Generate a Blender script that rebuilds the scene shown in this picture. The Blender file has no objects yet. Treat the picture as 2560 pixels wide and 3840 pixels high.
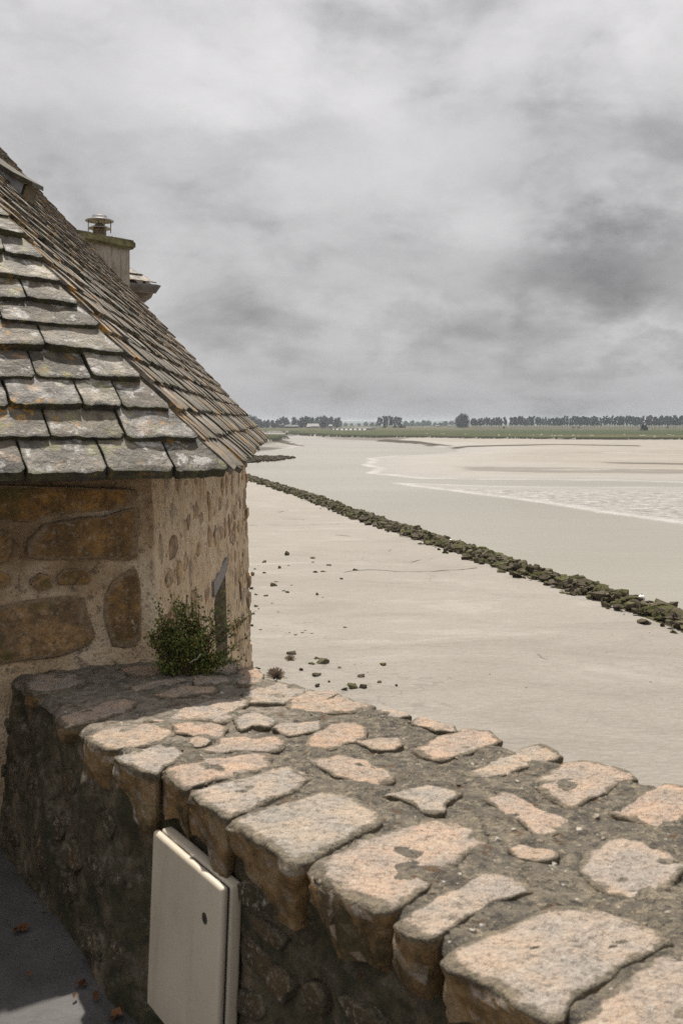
import bpy, bmesh, math, random
import numpy as np
from mathutils import Vector, Matrix, noise

# ------------------------------------------------------------------ camera, sky, sun, exposure
SC = bpy.context.scene
COL = SC.collection
F, CX, H0 = 3733.0, 1280.0, 1588.0          # focal length and horizon in photo pixels
cam_d = bpy.data.cameras.new('camera'); cam = bpy.data.objects.new('camera', cam_d); COL.objects.link(cam)
cam_d.sensor_fit = 'VERTICAL'; cam_d.sensor_height = 36; cam_d.sensor_width = 24
cam_d.lens = F / 3840 * 36
cam_d.shift_y = -(1920 - H0) / 3840
cam.rotation_euler = (math.radians(90), 0, 0)
cam_d.clip_start = 0.05; cam_d.clip_end = 40000
cam_d.dof.use_dof = True; cam_d.dof.focus_distance = 16.0; cam_d.dof.aperture_fstop = 8.0
SC.camera = cam
SC.view_settings.view_transform = 'Standard'; SC.view_settings.look = 'None'
SC.view_settings.exposure = 0.5; SC.view_settings.gamma = 1.0
SC.render.engine = 'CYCLES'
SC.cycles.use_denoising = False
SC.cycles.max_bounces = 6; SC.cycles.diffuse_bounces = 3; SC.cycles.glossy_bounces = 2
SC.cycles.volume_bounces = 1; SC.cycles.transparent_max_bounces = 6
SC.cycles.caustics_reflective = False; SC.cycles.caustics_refractive = False
SC.cycles.sample_clamp_indirect = 4.0

SUN_DIR = Vector((-0.10, 0.42, 0.778)).normalized()      # towards the sun
sun_d = bpy.data.lights.new('sun', 'SUN'); sun = bpy.data.objects.new('sun', sun_d); COL.objects.link(sun)
sun_d.energy = 5.0; sun_d.angle = math.radians(0.9); sun_d.color = (1.0, 0.935, 0.835)
sun.rotation_euler = SUN_DIR.to_track_quat('Z', 'Y').to_euler()

world = bpy.data.worlds.new('World'); SC.world = world; world.use_nodes = True
def clear(nt):
    for n in list(nt.nodes): nt.nodes.remove(n)

class NT:
    """small node-tree helper"""
    def __init__(self, nt): self.nt = nt
    def n(self, t, **kw):
        nd = self.nt.nodes.new(t)
        for k, v in kw.items():
            setattr(nd, k, v)
        return nd
    def link(self, a, b): self.nt.links.new(a, b)
    def put(self, sock, v):
        if hasattr(v, 'links') or isinstance(v, bpy.types.NodeSocket): self.link(v, sock)
        elif isinstance(v, (tuple, list)) and len(v) == 3 and sock.type == 'RGBA': sock.default_value = (*v, 1)
        else: sock.default_value = v
    def math(self, op, a, b=0.0, c=0.0, clamp=False):
        m = self.n('ShaderNodeMath', operation=op, use_clamp=clamp)
        self.put(m.inputs[0], a); self.put(m.inputs[1], b); self.put(m.inputs[2], c)
        return m.outputs[0]
    def vmath(self, op, a, b=(0, 0, 0)):
        m = self.n('ShaderNodeVectorMath', operation=op)
        self.put(m.inputs[0], a)
        if op == 'SCALE': self.put(m.inputs['Scale'], b)
        else: self.put(m.inputs[1], b)
        return m.outputs['Value'] if op in ('DOT_PRODUCT', 'LENGTH', 'DISTANCE') else m.outputs[0]
    def noise(self, vec, scale, detail=4.0, rough=0.55, dist=0.0, color=False):
        m = self.n('ShaderNodeTexNoise')
        if vec is not None: self.link(vec, m.inputs['Vector'])
        m.inputs['Scale'].default_value = scale; m.inputs['Detail'].default_value = detail
        m.inputs['Roughness'].default_value = rough; m.inputs['Distortion'].default_value = dist
        return m.outputs['Color'] if color else m.outputs['Fac']
    def voro(self, vec, scale, feature='F1', out='Distance'):
        m = self.n('ShaderNodeTexVoronoi', feature=feature)
        if vec is not None: self.link(vec, m.inputs['Vector'])
        m.inputs['Scale'].default_value = scale
        return m.outputs[out]
    def ramp(self, fac, stops, interp='LINEAR'):
        m = self.n('ShaderNodeValToRGB'); cr = m.color_ramp; cr.interpolation = interp
        while len(cr.elements) > 1: cr.elements.remove(cr.elements[-1])
        first = True
        for p, c in stops:
            if isinstance(c, (int, float)): c = (c, c, c)
            if first: e = cr.elements[0]; e.position = p; first = False
            else: e = cr.elements.new(p)
            e.color = (*c, 1)
        self.put(m.inputs[0], fac)
        return m.outputs[0]
    def step(self, v, a, b):
        m = self.n('ShaderNodeMapRange', interpolation_type='SMOOTHSTEP')
        self.put(m.inputs[0], v); m.inputs[1].default_value = a; m.inputs[2].default_value = b
        return m.outputs[0]
    def mix(self, fac, a, b, blend='MIX'):
        m = self.n('ShaderNodeMix', data_type='RGBA', blend_type=blend)
        self.put(m.inputs[0], fac); self.put(m.inputs[6], a); self.put(m.inputs[7], b)
        return m.outputs[2]
    def comb(self, x, y, z):
        m = self.n('ShaderNodeCombineXYZ')
        self.put(m.inputs[0], x); self.put(m.inputs[1], y); self.put(m.inputs[2], z)
        return m.outputs[0]

# --- world: nishita sky behind a broken overcast
clear(world.node_tree)
w = NT(world.node_tree)
sky = w.n('ShaderNodeTexSky', sky_type='NISHITA')
sky.sun_disc = False
sky.sun_elevation = math.asin(SUN_DIR.z)
sky.sun_rotation = math.atan2(SUN_DIR.x, SUN_DIR.y)
tc = w.n('ShaderNodeTexCoord').outputs['Generated']
sep = w.n('ShaderNodeSeparateXYZ'); w.link(tc, sep.inputs[0])
sx, sy, sz = sep.outputs
zc = w.math('MAXIMUM', sz, 0.0)
den = w.math('ADD', zc, 0.13)
pl = w.comb(w.math('DIVIDE', sx, den), w.math('DIVIDE', sy, den), w.math('MULTIPLY', zc, 3.0))
warp = w.vmath('SCALE', w.vmath('SUBTRACT', w.noise(pl, 0.9, 3, color=True), (0.5, 0.5, 0.5)), 0.9)
plw = w.vmath('ADD', pl, warp)
n1 = w.noise(plw, 0.55, 7, 0.52, 0.3)
n2 = w.noise(w.vmath('ADD', plw, (7.3, 2.1, 0.4)), 1.7, 6, 0.55, 0.2)
sq = w.comb(w.math('MULTIPLY', sx, 1.0), w.math('MULTIPLY', sy, 1.0), w.math('MULTIPLY', sz, 1.75))
wq = w.vmath('ADD', sq, w.vmath('SCALE', w.vmath('SUBTRACT', w.noise(sq, 4.0, 3, 0.5, color=True), (0.5, 0.5, 0.5)), 0.11))
n3 = w.noise(wq, 3.4, 8, 0.56, 0.0)
n4 = w.noise(w.vmath('ADD', wq, (3, 1, 2)), 10.0, 6, 0.56, 0.0)
b1 = w.math('SUBTRACT', 1.0, w.math('ABSOLUTE', w.math('SUBTRACT', w.math('MULTIPLY', w.noise(w.vmath('ADD', wq, (9, 4, 1)), 4.6, 4, 0.5), 4.0), 2.0)))
cl = w.math('ADD', w.math('ADD', w.math('MULTIPLY', n1, 0.10), w.math('MULTIPLY', n2, 0.12)), w.math('ADD', w.math('MULTIPLY', n3, 0.50), w.math('MULTIPLY', n4, 0.30)))
# broad tone against elevation, as the layer thins upwards
tone = w.ramp(zc, [(0.0, 0.355), (0.03, 0.39), (0.06, 0.47), (0.10, 0.51), (0.20, 0.53), (0.30, 0.565), (0.40, 0.62), (0.7, 0.80), (1.0, 0.80)])
cl = w.math('ADD', cl, w.math('MULTIPLY', w.math('SUBTRACT', b1, 0.6), 0.05))
var = w.ramp(cl, [(0.40, 0.64), (0.46, 0.82), (0.51, 1.0), (0.56, 1.11), (0.64, 1.20)])
lum = w.mix(1.0, tone, var, 'MULTIPLY')
# individual darker and lighter cloud masses
dirw = w.vmath('ADD', tc, w.vmath('SCALE', w.vmath('SUBTRACT', w.noise(w.comb(sx, sy, w.math('MULTIPLY', sz, 1.8)), 7.0, 8, 0.62, color=True), (0.5, 0.5, 0.5)), 0.19))
sp2 = w.n('ShaderNodeSeparateXYZ'); w.link(dirw, sp2.inputs[0])
def blob(px, py, rx, ry, amt, cur):
    v = Vector(((px - CX) / F, 1, -(py - H0) / F)).normalized()
    dx = w.math('DIVIDE', w.math('SUBTRACT', sp2.outputs[0], v.x), rx / F)
    dz = w.math('DIVIDE', w.math('SUBTRACT', sp2.outputs[2], v.z), ry / F)
    dy = w.math('MULTIPLY', w.math('SUBTRACT', sp2.outputs[1], v.y), 3.0)
    d = w.math('ADD', w.math('ADD', w.math('MULTIPLY', dx, dx), w.math('MULTIPLY', dz, dz)), w.math('MULTIPLY', dy, dy))
    g = w.math('EXPONENT', w.math('MULTIPLY', d, -1.0))
    return w.math('ADD', cur, w.math('MULTIPLY', g, amt))
m = 1.0
for b in [(2250, 1060, 420, 170, -0.42), (2480, 900, 330, 130, -0.22), (2520, 1330, 260, 60, -0.22), (960, 1150, 190, 130, -0.26), (1560, 1290, 200, 60, -0.16),
          (120, 560, 360, 160, -0.16), (1000, 620, 420, 110, -0.14), (2300, 480, 420, 120, -0.13), (1500, 900, 300, 120, -0.12),
          (1250, 330, 420, 160, 0.12), (800, 400, 160, 130, 0.10), (2330, 780, 200, 70, 0.10), (1150, 1230, 160, 60, 0.10), (2350, 1260, 230, 40, 0.12),
          (1560, 1200, 160, 60, 0.08), (2400, 120, 300, 120, 0.10), (300, 200, 260, 80, -0.06), (1700, 760, 240, 110, 0.08)]:
    m = blob(*b, m)
lum = w.mix(1.0, lum, m, 'MULTIPLY')
tint = w.mix(w.step(zc, 0.0, 0.10), (0.985, 0.975, 1.01), (1.0, 0.98, 0.985))
cloud = w.mix(1.0, lum, tint, 'MULTIPLY')
blue = w.vmath('SCALE', sky.outputs[0], 0.10)
colr = w.mix(0.97, blue, cloud)
bg = w.n('ShaderNodeBackground'); w.link(colr, bg.inputs[0]); bg.inputs[1].default_value = 0.74
wo = w.n('ShaderNodeOutputWorld'); w.link(bg.outputs[0], wo.inputs[0])

# ------------------------------------------------------------------ helpers
RS = random.Random(7)
def ray(px, py): return Vector(((px - CX) / F, 1.0, -(py - H0) / F))
def on_z(px, py, z):
    r = ray(px, py); return r * (z / r.z)
def at_y(px, py, y): return ray(px, py) * y
def on_plane(px, py, P, N):
    r = ray(px, py); return r * (P.dot(N) / r.dot(N))
def tag(o, label=None, cat=None, group=None, kind=None):
    if label: o['label'] = label
    if cat: o['category'] = cat
    if group: o['group'] = group
    if kind: o['kind'] = kind
    return o
def empty(name, loc=(0, 0, 0)):
    o = bpy.data.objects.new(name, None); o.location = loc; o.empty_display_size = 0.2; COL.objects.link(o); return o
def mesh(name, verts, faces, mat=None, smooth=False):
    me = bpy.data.meshes.new(name); me.from_pydata([tuple(v) for v in verts], [], faces)
    if mat: me.materials.append(mat)
    if smooth: me.polygons.foreach_set('use_smooth', [True] * len(me.polygons))
    me.update(); return me
def obj(name, me, parent=None):
    o = bpy.data.objects.new(name, me); COL.objects.link(o)
    if parent: o.parent = parent; o.matrix_parent_inverse = Matrix.Identity(4)
    return o
def setp(o, parent):
    """parent keeping world place (parents carry pure translations)"""
    o.parent = parent; o.matrix_parent_inverse = Matrix.Translation(-parent.location)
    return o
class MB:
    def __init__(s): s.v = []; s.f = []
    def add(s, vs, fs):
        o = len(s.v); s.v += [tuple(v) for v in vs]; s.f += [tuple(i + o for i in f) for f in fs]
    def box(s, c, size, rot=None):
        c = Vector(c); hx, hy, hz = [k / 2 for k in size]
        vs = [Vector((x, y, z)) for x in (-hx, hx) for y in (-hy, hy) for z in (-hz, hz)]
        if rot: vs = [rot @ v for v in vs]
        s.add([c + v for v in vs], [(0, 1, 3, 2), (4, 6, 7, 5), (0, 4, 5, 1), (2, 3, 7, 6), (0, 2, 6, 4), (1, 5, 7, 3)])
    def tube(s, p0, p1, r0, r1, n=8, caps=True):
        p0, p1 = Vector(p0), Vector(p1); d = (p1 - p0).normalized()
        a = d.orthogonal().normalized(); b = d.cross(a)
        vs = [p + (a * math.cos(t) + b * math.sin(t)) * r for p, r in ((p0, r0), (p1, r1)) for t in [2 * math.pi * k / n for k in range(n)]]
        fs = [(k, (k + 1) % n, n + (k + 1) % n, n + k) for k in range(n)]
        if caps: fs += [tuple(range(n - 1, -1, -1)), tuple(range(n, 2 * n))]
        s.add(vs, fs)
    def lathe(s, c, prof, n=20):
        c = Vector(c); vs = []
        for r, z in prof:
            for k in range(n):
                t = 2 * math.pi * k / n; vs.append(c + Vector((r * math.cos(t), r * math.sin(t), z)))
        fs = [(j * n + k, j * n + (k + 1) % n, (j + 1) * n + (k + 1) % n, (j + 1) * n + k) for j in range(len(prof) - 1) for k in range(n)]
        s.add(vs, fs)
    def prism(s, pts, depth):
        """closed polygon pts extruded along vector depth"""
        n = len(pts); d = Vector(depth)
        s.add([Vector(p) for p in pts] + [Vector(p) + d for p in pts],
              [tuple(range(n)), tuple(range(2 * n - 1, n - 1, -1))] + [(k, k + n, (k + 1) % n + n, (k + 1) % n) for k in range(n)])
    def make(s, name, mat, parent=None, smooth=False):
        return obj(name, mesh(name, s.v, s.f, mat, smooth), parent)
def fix_normals(me):
    bm = bmesh.new(); bm.from_mesh(me); bmesh.ops.recalc_face_normals(bm, faces=bm.faces); bm.to_mesh(me); bm.free()

# ------------------------------------------------------------------ materials
def newmat(name):
    mt = bpy.data.materials.new(name); mt.use_nodes = True; clear(mt.node_tree); t = NT(mt.node_tree)
    b = t.n('ShaderNodeBsdfPrincipled'); o = t.n('ShaderNodeOutputMaterial'); t.link(b.outputs[0], o.inputs[0])
    return mt, t, b
def bump(t, b, h, strength, dist):
    m = t.n('ShaderNodeBump'); m.inputs['Strength'].default_value = strength; m.inputs['Distance'].default_value = dist
    t.put(m.inputs['Height'], h); t.link(m.outputs[0], b.inputs['Normal'])
def wpos(t): return t.n('ShaderNodeNewGeometry').outputs['Position']
def simple(name, col, rough=0.8, metal=0.0, vary=0.15, scale=8.0, bmp=0.0):
    mt, t, b = newmat(name); p = wpos(t); n = t.noise(p, scale, 5)
    c0 = tuple(c * (1 - vary) for c in col); c1 = tuple(min(1, c * (1 + vary)) for c in col)
    t.link(t.ramp(n, [(0.3, c0), (0.7, c1)]), b.inputs['Base Color'])
    b.inputs['Roughness'].default_value = rough; b.inputs['Metallic'].default_value = metal
    if bmp: bump(t, b, t.noise(p, scale * 3, 6), 0.6, bmp)
    return mt
def rnd_of(t):
    oi = t.n('ShaderNodeObjectInfo').outputs['Random']
    at = t.n('ShaderNodeAttribute', attribute_name='rnd').outputs['Fac']
    return t.math('FRACT', t.math('ADD', oi, at))

M = {}
# granite of the coping, warm and speckled
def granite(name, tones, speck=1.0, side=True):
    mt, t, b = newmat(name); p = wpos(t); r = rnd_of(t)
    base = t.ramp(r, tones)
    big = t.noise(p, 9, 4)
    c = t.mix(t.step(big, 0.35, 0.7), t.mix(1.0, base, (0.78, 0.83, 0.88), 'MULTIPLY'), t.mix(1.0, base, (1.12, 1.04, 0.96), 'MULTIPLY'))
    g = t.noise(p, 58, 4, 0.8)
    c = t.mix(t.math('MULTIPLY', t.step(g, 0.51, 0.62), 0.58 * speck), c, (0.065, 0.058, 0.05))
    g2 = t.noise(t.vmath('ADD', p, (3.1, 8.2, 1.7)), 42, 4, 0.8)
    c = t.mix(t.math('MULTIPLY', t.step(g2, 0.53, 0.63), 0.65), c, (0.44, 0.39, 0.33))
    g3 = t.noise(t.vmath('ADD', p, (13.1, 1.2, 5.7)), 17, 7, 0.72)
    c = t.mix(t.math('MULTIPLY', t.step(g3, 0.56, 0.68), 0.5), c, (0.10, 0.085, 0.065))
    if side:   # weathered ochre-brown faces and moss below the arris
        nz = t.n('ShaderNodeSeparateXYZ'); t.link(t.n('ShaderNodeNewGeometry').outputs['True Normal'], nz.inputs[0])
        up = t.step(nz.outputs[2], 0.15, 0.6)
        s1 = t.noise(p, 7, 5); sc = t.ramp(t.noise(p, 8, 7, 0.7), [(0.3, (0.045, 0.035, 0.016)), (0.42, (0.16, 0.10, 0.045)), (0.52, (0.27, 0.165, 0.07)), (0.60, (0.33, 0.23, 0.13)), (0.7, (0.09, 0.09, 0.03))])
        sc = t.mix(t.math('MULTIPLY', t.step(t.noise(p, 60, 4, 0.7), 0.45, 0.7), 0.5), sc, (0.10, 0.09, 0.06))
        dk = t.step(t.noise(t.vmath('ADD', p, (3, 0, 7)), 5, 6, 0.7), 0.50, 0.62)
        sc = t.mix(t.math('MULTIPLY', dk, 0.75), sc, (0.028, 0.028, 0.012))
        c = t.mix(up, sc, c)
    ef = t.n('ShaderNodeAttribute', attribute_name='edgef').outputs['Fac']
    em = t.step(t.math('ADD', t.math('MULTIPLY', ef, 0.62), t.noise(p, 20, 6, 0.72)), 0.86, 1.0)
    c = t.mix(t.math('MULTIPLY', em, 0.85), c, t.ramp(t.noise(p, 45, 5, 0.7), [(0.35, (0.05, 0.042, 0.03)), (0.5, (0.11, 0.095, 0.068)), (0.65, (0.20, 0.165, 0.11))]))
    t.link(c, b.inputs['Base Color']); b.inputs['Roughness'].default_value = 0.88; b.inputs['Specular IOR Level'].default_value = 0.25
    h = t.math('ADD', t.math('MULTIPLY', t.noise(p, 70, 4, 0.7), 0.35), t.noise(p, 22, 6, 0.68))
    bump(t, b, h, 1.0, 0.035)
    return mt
M['granite'] = granite('granite', [(0.0, (0.389, 0.320, 0.253)), (0.25, (0.410, 0.298, 0.219)), (0.5, (0.378, 0.326, 0.276)), (0.75, (0.432, 0.314, 0.237)), (1.0, (0.356, 0.314, 0.264))])
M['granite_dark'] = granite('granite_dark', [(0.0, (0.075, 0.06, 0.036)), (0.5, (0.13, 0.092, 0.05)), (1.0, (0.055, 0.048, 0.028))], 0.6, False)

def mortar_mat():
    mt, t, b = newmat('mortar'); p = wpos(t)
    n = t.noise(p, 14, 5, 0.6); g = t.noise(p, 44, 5, 0.8)
    c = t.ramp(n, [(0.3, (0.062, 0.054, 0.043)), (0.5, (0.118, 0.100, 0.076)), (0.7, (0.20, 0.168, 0.122))])
    c = t.mix(t.math('MULTIPLY', t.step(g, 0.51, 0.62), 0.75), c, (0.30, 0.25, 0.17))
    c = t.mix(t.math('MULTIPLY', t.step(t.noise(t.vmath('ADD', p, (5, 5, 5)), 40, 5, 0.8), 0.52, 0.60), 0.85), c, (0.025, 0.023, 0.02))
    c = t.mix(t.math('MULTIPLY', t.step(t.noise(t.vmath('ADD', p, (1, 9, 5)), 4.5, 4), 0.6, 0.72), 0.6), c, (0.20, 0.16, 0.10))
    rub = t.step(t.math('ADD', t.vmath('DOT_PRODUCT', p, (-0.5526, 0.8335, 0)), t.math('MULTIPLY', t.noise(p, 6, 4), 1.3)), 3.35, 3.75)
    c = t.mix(t.math('MULTIPLY', rub, 0.8), c, t.ramp(t.noise(p, 22, 6, 0.7), [(0.32, (0.06, 0.054, 0.042)), (0.48, (0.20, 0.17, 0.13)), (0.66, (0.33, 0.285, 0.23))]))
    v = t.voro(p, 26); c = t.mix(t.math('MULTIPLY', t.step(v, 0.13, 0.06), t.step(t.noise(p, 11, 2), 0.5, 0.6)), c, (0.46, 0.43, 0.38))
    c = t.mix(t.math('MULTIPLY', t.step(t.noise(t.vmath('ADD', p, (2, 2, 8)), 17, 4), 0.6, 0.7), 0.8), c, (0.09, 0.045, 0.015))
    nz = t.n('ShaderNodeSeparateXYZ'); t.link(t.n('ShaderNodeNewGeometry').outputs['True Normal'], nz.inputs[0])
    up = t.step(nz.outputs[2], 0.1, 0.55)
    s = t.noise(p, 6, 6, 0.6); sc = t.ramp(s, [(0.28, (0.025, 0.027, 0.012)), (0.42, (0.06, 0.054, 0.022)), (0.55, (0.13, 0.10, 0.06)), (0.68, (0.25, 0.195, 0.125))])
    sc = t.mix(t.math('MULTIPLY', t.step(t.noise(p, 30, 6, 0.78), 0.46, 0.60), 0.7), sc, (0.022, 0.022, 0.011))
    c = t.mix(up, sc, c)
    t.link(c, b.inputs['Base Color']); b.inputs['Roughness'].default_value = 0.95
    h = t.math('ADD', t.math('MULTIPLY', g, 0.6), t.noise(p, 24, 6, 0.65)); bump(t, b, h, 1.0, 0.032)
    return mt
M['mortar'] = mortar_mat()

def render_wall():
    mt, t, b = newmat('lime_mortar_wall'); p = wpos(t)
    n = t.noise(p, 3.0, 6, 0.6); c = t.ramp(n, [(0.3, (0.42, 0.30, 0.175)), (0.5, (0.56, 0.43, 0.28)), (0.68, (0.66, 0.55, 0.41))])
    c = t.mix(t.math('MULTIPLY', t.step(t.noise(t.vmath('MULTIPLY', p, (1, 1, 0.5)), 9, 6, 0.65), 0.52, 0.68), 0.55), c, (0.45, 0.24, 0.09))
    c = t.mix(t.math('MULTIPLY', t.step(t.noise(p, 60, 4, 0.7), 0.5, 0.68), 0.5), c, (0.15, 0.11, 0.075))
    c = t.mix(t.math('MULTIPLY', t.step(t.noise(t.vmath('ADD', p, (4, 4, 4)), 75, 4, 0.7), 0.54, 0.68), 0.5), c, (0.55, 0.5, 0.42))
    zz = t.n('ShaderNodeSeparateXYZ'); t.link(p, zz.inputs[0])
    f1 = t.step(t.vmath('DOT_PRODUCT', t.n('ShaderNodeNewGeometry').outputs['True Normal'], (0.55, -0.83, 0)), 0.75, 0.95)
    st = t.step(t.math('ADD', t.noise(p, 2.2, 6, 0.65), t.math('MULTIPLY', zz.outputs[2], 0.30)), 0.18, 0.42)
    c = t.mix(t.math('MULTIPLY', f1, t.math('MULTIPLY', st, 0.72)), c, t.ramp(t.noise(p, 7, 6, 0.7), [(0.35, (0.09, 0.05, 0.02)), (0.5, (0.20, 0.12, 0.055)), (0.65, (0.27, 0.20, 0.125))]))  # shade of the overhanging eave painted into face 1 as mottled brown
    pit = t.step(t.noise(t.vmath('ADD', p, (8, 2, 4)), 20, 6, 0.8), 0.53, 0.61)
    c = t.mix(t.math('MULTIPLY', pit, 0.7), c, (0.10, 0.07, 0.045))
    t.link(c, b.inputs['Base Color']); b.inputs['Roughness'].default_value = 0.95
    bump(t, b, t.math('ADD', t.noise(p, 16, 6, 0.65), t.math('MULTIPLY', t.noise(p, 90, 3, 0.7), 0.4)), 0.9, 0.03)
    return mt
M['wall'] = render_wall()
def wall_stone(name, stops, moss=0.25):
    mt, t, b = newmat(name); p = wpos(t); c = t.ramp(rnd_of(t), stops)
    n = t.noise(p, 8, 6, 0.65)
    c = t.mix(t.step(n, 0.35, 0.7), t.mix(1.0, c, (0.48, 0.48, 0.5), 'MULTIPLY'), t.mix(1.0, c, (1.3, 1.2, 1.0), 'MULTIPLY'))
    c = t.mix(t.math('MULTIPLY', t.step(t.noise(p, 38, 5, 0.8), 0.49, 0.60), 0.6), c, (0.07, 0.05, 0.035))
    c = t.mix(t.math('MULTIPLY', t.step(t.noise(t.vmath('ADD', p, (2, 7, 7)), 34, 5, 0.8), 0.54, 0.64), 0.5), c, (0.45, 0.38, 0.29))
    c = t.mix(t.math('MULTIPLY', t.step(t.noise(t.vmath('ADD', p, (7, 1, 2)), 5, 4), 0.52, 0.66), moss), c, (0.10, 0.085, 0.02))
    ef = t.n('ShaderNodeAttribute', attribute_name='edgef').outputs['Fac']
    em = t.step(t.math('ADD', t.math('MULTIPLY', ef, 0.62), t.noise(p, 9, 7, 0.7)), 0.84, 1.0)
    c = t.mix(t.math('MULTIPLY', em, 0.9), c, t.ramp(t.noise(p, 45, 5, 0.7), [(0.35, (0.13, 0.085, 0.045)), (0.6, (0.27, 0.20, 0.13))]))
    t.link(c, b.inputs['Base Color']); b.inputs['Roughness'].default_value = 0.92
    bump(t, b, t.math('ADD', t.noise(p, 22, 6, 0.65), t.math('MULTIPLY', t.noise(p, 90, 3, 0.7), 0.3)), 0.9, 0.02)
    return mt
M['rubble'] = wall_stone('rubble_stone', [(0, (0.42, 0.29, 0.17)), (0.25, (0.48, 0.37, 0.26)), (0.45, (0.36, 0.24, 0.15)), (0.6, (0.46, 0.33, 0.20)), (0.8, (0.44, 0.37, 0.29)), (0.95, (0.40, 0.27, 0.17)), (1, (0.17, 0.12, 0.08))], 0.1)
M['block'] = wall_stone('dressed_block', [(0, (0.30, 0.175, 0.06)), (0.5, (0.25, 0.155, 0.065)), (1, (0.33, 0.215, 0.11))], 0.7)

def slate_mat(name, tones, streak, lichen):
    mt, t, b = newmat(name); p = wpos(t); r = rnd_of(t)
    c = t.ramp(r, tones)
    n = t.noise(p, 7, 8, 0.72, 0.4)
    c = t.mix(t.step(n, 0.40, 0.60), t.mix(1.0, c, (0.42, 0.41, 0.39), 'MULTIPLY'), t.mix(1.0, c, (1.35, 1.33, 1.28), 'MULTIPLY'))
    if streak is not None:
        e, s, nn = streak
        u = t.vmath('DOT_PRODUCT', p, tuple(e)); v = t.vmath('DOT_PRODUCT', p, tuple(s))
        sv = t.comb(t.math('MULTIPLY', u, 1.0), t.math('MULTIPLY', v, 0.12), r)
        st = t.noise(sv, 38, 5, 0.7)
        c = t.mix(t.math('MULTIPLY', t.step(st, 0.42, 0.62), 0.75), c, (0.07, 0.058, 0.045))
        lv = t.comb(t.math('MULTIPLY', u, 1.0), t.math('MULTIPLY', v, 0.35), 0.0)
        lm = t.math('MULTIPLY', t.step(t.noise(lv, 2.6, 5, 0.65), 0.50, 0.59), t.step(t.noise(lv, 22, 4, 0.7), 0.50, 0.58))
    else:
        lm = t.math('MULTIPLY', t.step(t.noise(p, 4.0, 4, 0.6), 0.56, 0.66), t.step(t.noise(p, 26, 4, 0.7), 0.52, 0.62))
        c = t.mix(t.math('MULTIPLY', t.step(t.noise(t.vmath('ADD', p, (3, 3, 3)), 11, 7, 0.74, 0.5), 0.54, 0.60), 0.8), c, (0.42, 0.405, 0.385))
        c = t.mix(t.math('MULTIPLY', t.step(t.noise(t.vmath('ADD', p, (5, 8, 3)), 9, 7, 0.74), 0.52, 0.60), 0.7), c, (0.055, 0.048, 0.036))
        c = t.mix(t.math('MULTIPLY', t.step(t.noise(t.vmath('ADD', p, (9, 3, 3)), 7, 5, 0.65), 0.55, 0.66), 0.65), c, (0.20, 0.19, 0.07))
        c = t.mix(t.math('MULTIPLY', t.step(t.noise(t.vmath('ADD', p, (1, 6, 3)), 6, 5, 0.65), 0.58, 0.68), 0.45), c, (0.45, 0.30, 0.19))
    c = t.mix(t.math('MULTIPLY', t.step(t.noise(p, 75, 4, 0.75), 0.5, 0.68), 0.55), c, (0.07, 0.065, 0.055))
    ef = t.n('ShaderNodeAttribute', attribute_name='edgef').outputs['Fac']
    c = t.mix(t.math('MULTIPLY', t.step(t.math('ADD', ef, t.math('MULTIPLY', t.noise(p, 30, 5, 0.7), 0.9)), 0.95, 1.35), 0.9 if streak is None else 0.6), c, t.ramp(t.noise(p, 16, 4), [(0.4, (0.018, 0.016, 0.012)), (0.65, (0.06, 0.06, 0.02))]))  # mossy edges, their dark colour also deepening the shadow under the overlaps
    c = t.mix(t.math('MULTIPLY', lm, lichen), c, (0.34, 0.17, 0.018))
    t.link(c, b.inputs['Base Color']); b.inputs['Roughness'].default_value = 0.72
    h = t.math('ADD', t.noise(p, 18, 6, 0.65, 0.4), t.math('MULTIPLY', t.noise(p, 80, 4, 0.7), 0.35))
    bump(t, b, h, 0.9, 0.018)
    return mt

M['dark_wood'] = simple('dark_wood', (0.07, 0.055, 0.04), 0.9, bmp=0.01)
M['mossy_wood'] = simple('mossy_dark_slate', (0.055, 0.05, 0.035), 0.9, vary=0.6, scale=14, bmp=0.02)
M['old_wood'] = simple('weathered_wood', (0.20, 0.17, 0.13), 0.9, vary=0.35, scale=20, bmp=0.01)
M['cornice'] = simple('brown_moulding', (0.10, 0.08, 0.06), 0.9, vary=0.3, scale=6)
M['lintel'] = simple('grey_granite_lintel', (0.19, 0.17, 0.16), 0.9, vary=0.4, scale=30, bmp=0.01)
def plaster_mat():
    mt, t, b = newmat('stained_plaster'); p = wpos(t)
    c = t.ramp(t.noise(p, 3, 6, 0.65), [(0.3, (0.16, 0.14, 0.115)), (0.5, (0.26, 0.235, 0.20)), (0.7, (0.33, 0.305, 0.27))])
    c = t.mix(t.math('MULTIPLY', t.step(t.noise(t.vmath('MULTIPLY', p, (1, 1, 0.07)), 12, 5, 0.7), 0.5, 0.64), 0.7), c, (0.09, 0.07, 0.05))
    c = t.mix(t.math('MULTIPLY', t.step(t.noise(p, 40, 4, 0.7), 0.5, 0.68), 0.4), c, (0.10, 0.09, 0.075))
    t.link(c, b.inputs['Base Color']); b.inputs['Roughness'].default_value = 0.95; bump(t, b, t.noise(p, 30, 5, 0.7), 0.7, 0.01); return mt
M['plaster'] = plaster_mat()
M['cap'] = simple('mossy_cap_stone', (0.13, 0.12, 0.06), 0.95, vary=0.55, scale=9, bmp=0.02)
M['steel'] = simple('stained_steel', (0.42, 0.40, 0.38), 0.38, 0.9, vary=0.3, scale=14)
M['pipe'] = simple('rusty_pipe', (0.17, 0.13, 0.09), 0.7, 0.4, vary=0.5, scale=18)
M['globe'] = simple('pale_ceramic', (0.5, 0.49, 0.46), 0.5, vary=0.25, scale=16)
M['zinc'] = simple('grey_zinc', (0.10, 0.09, 0.083), 0.55, 0.3, vary=0.25, scale=5)
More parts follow.
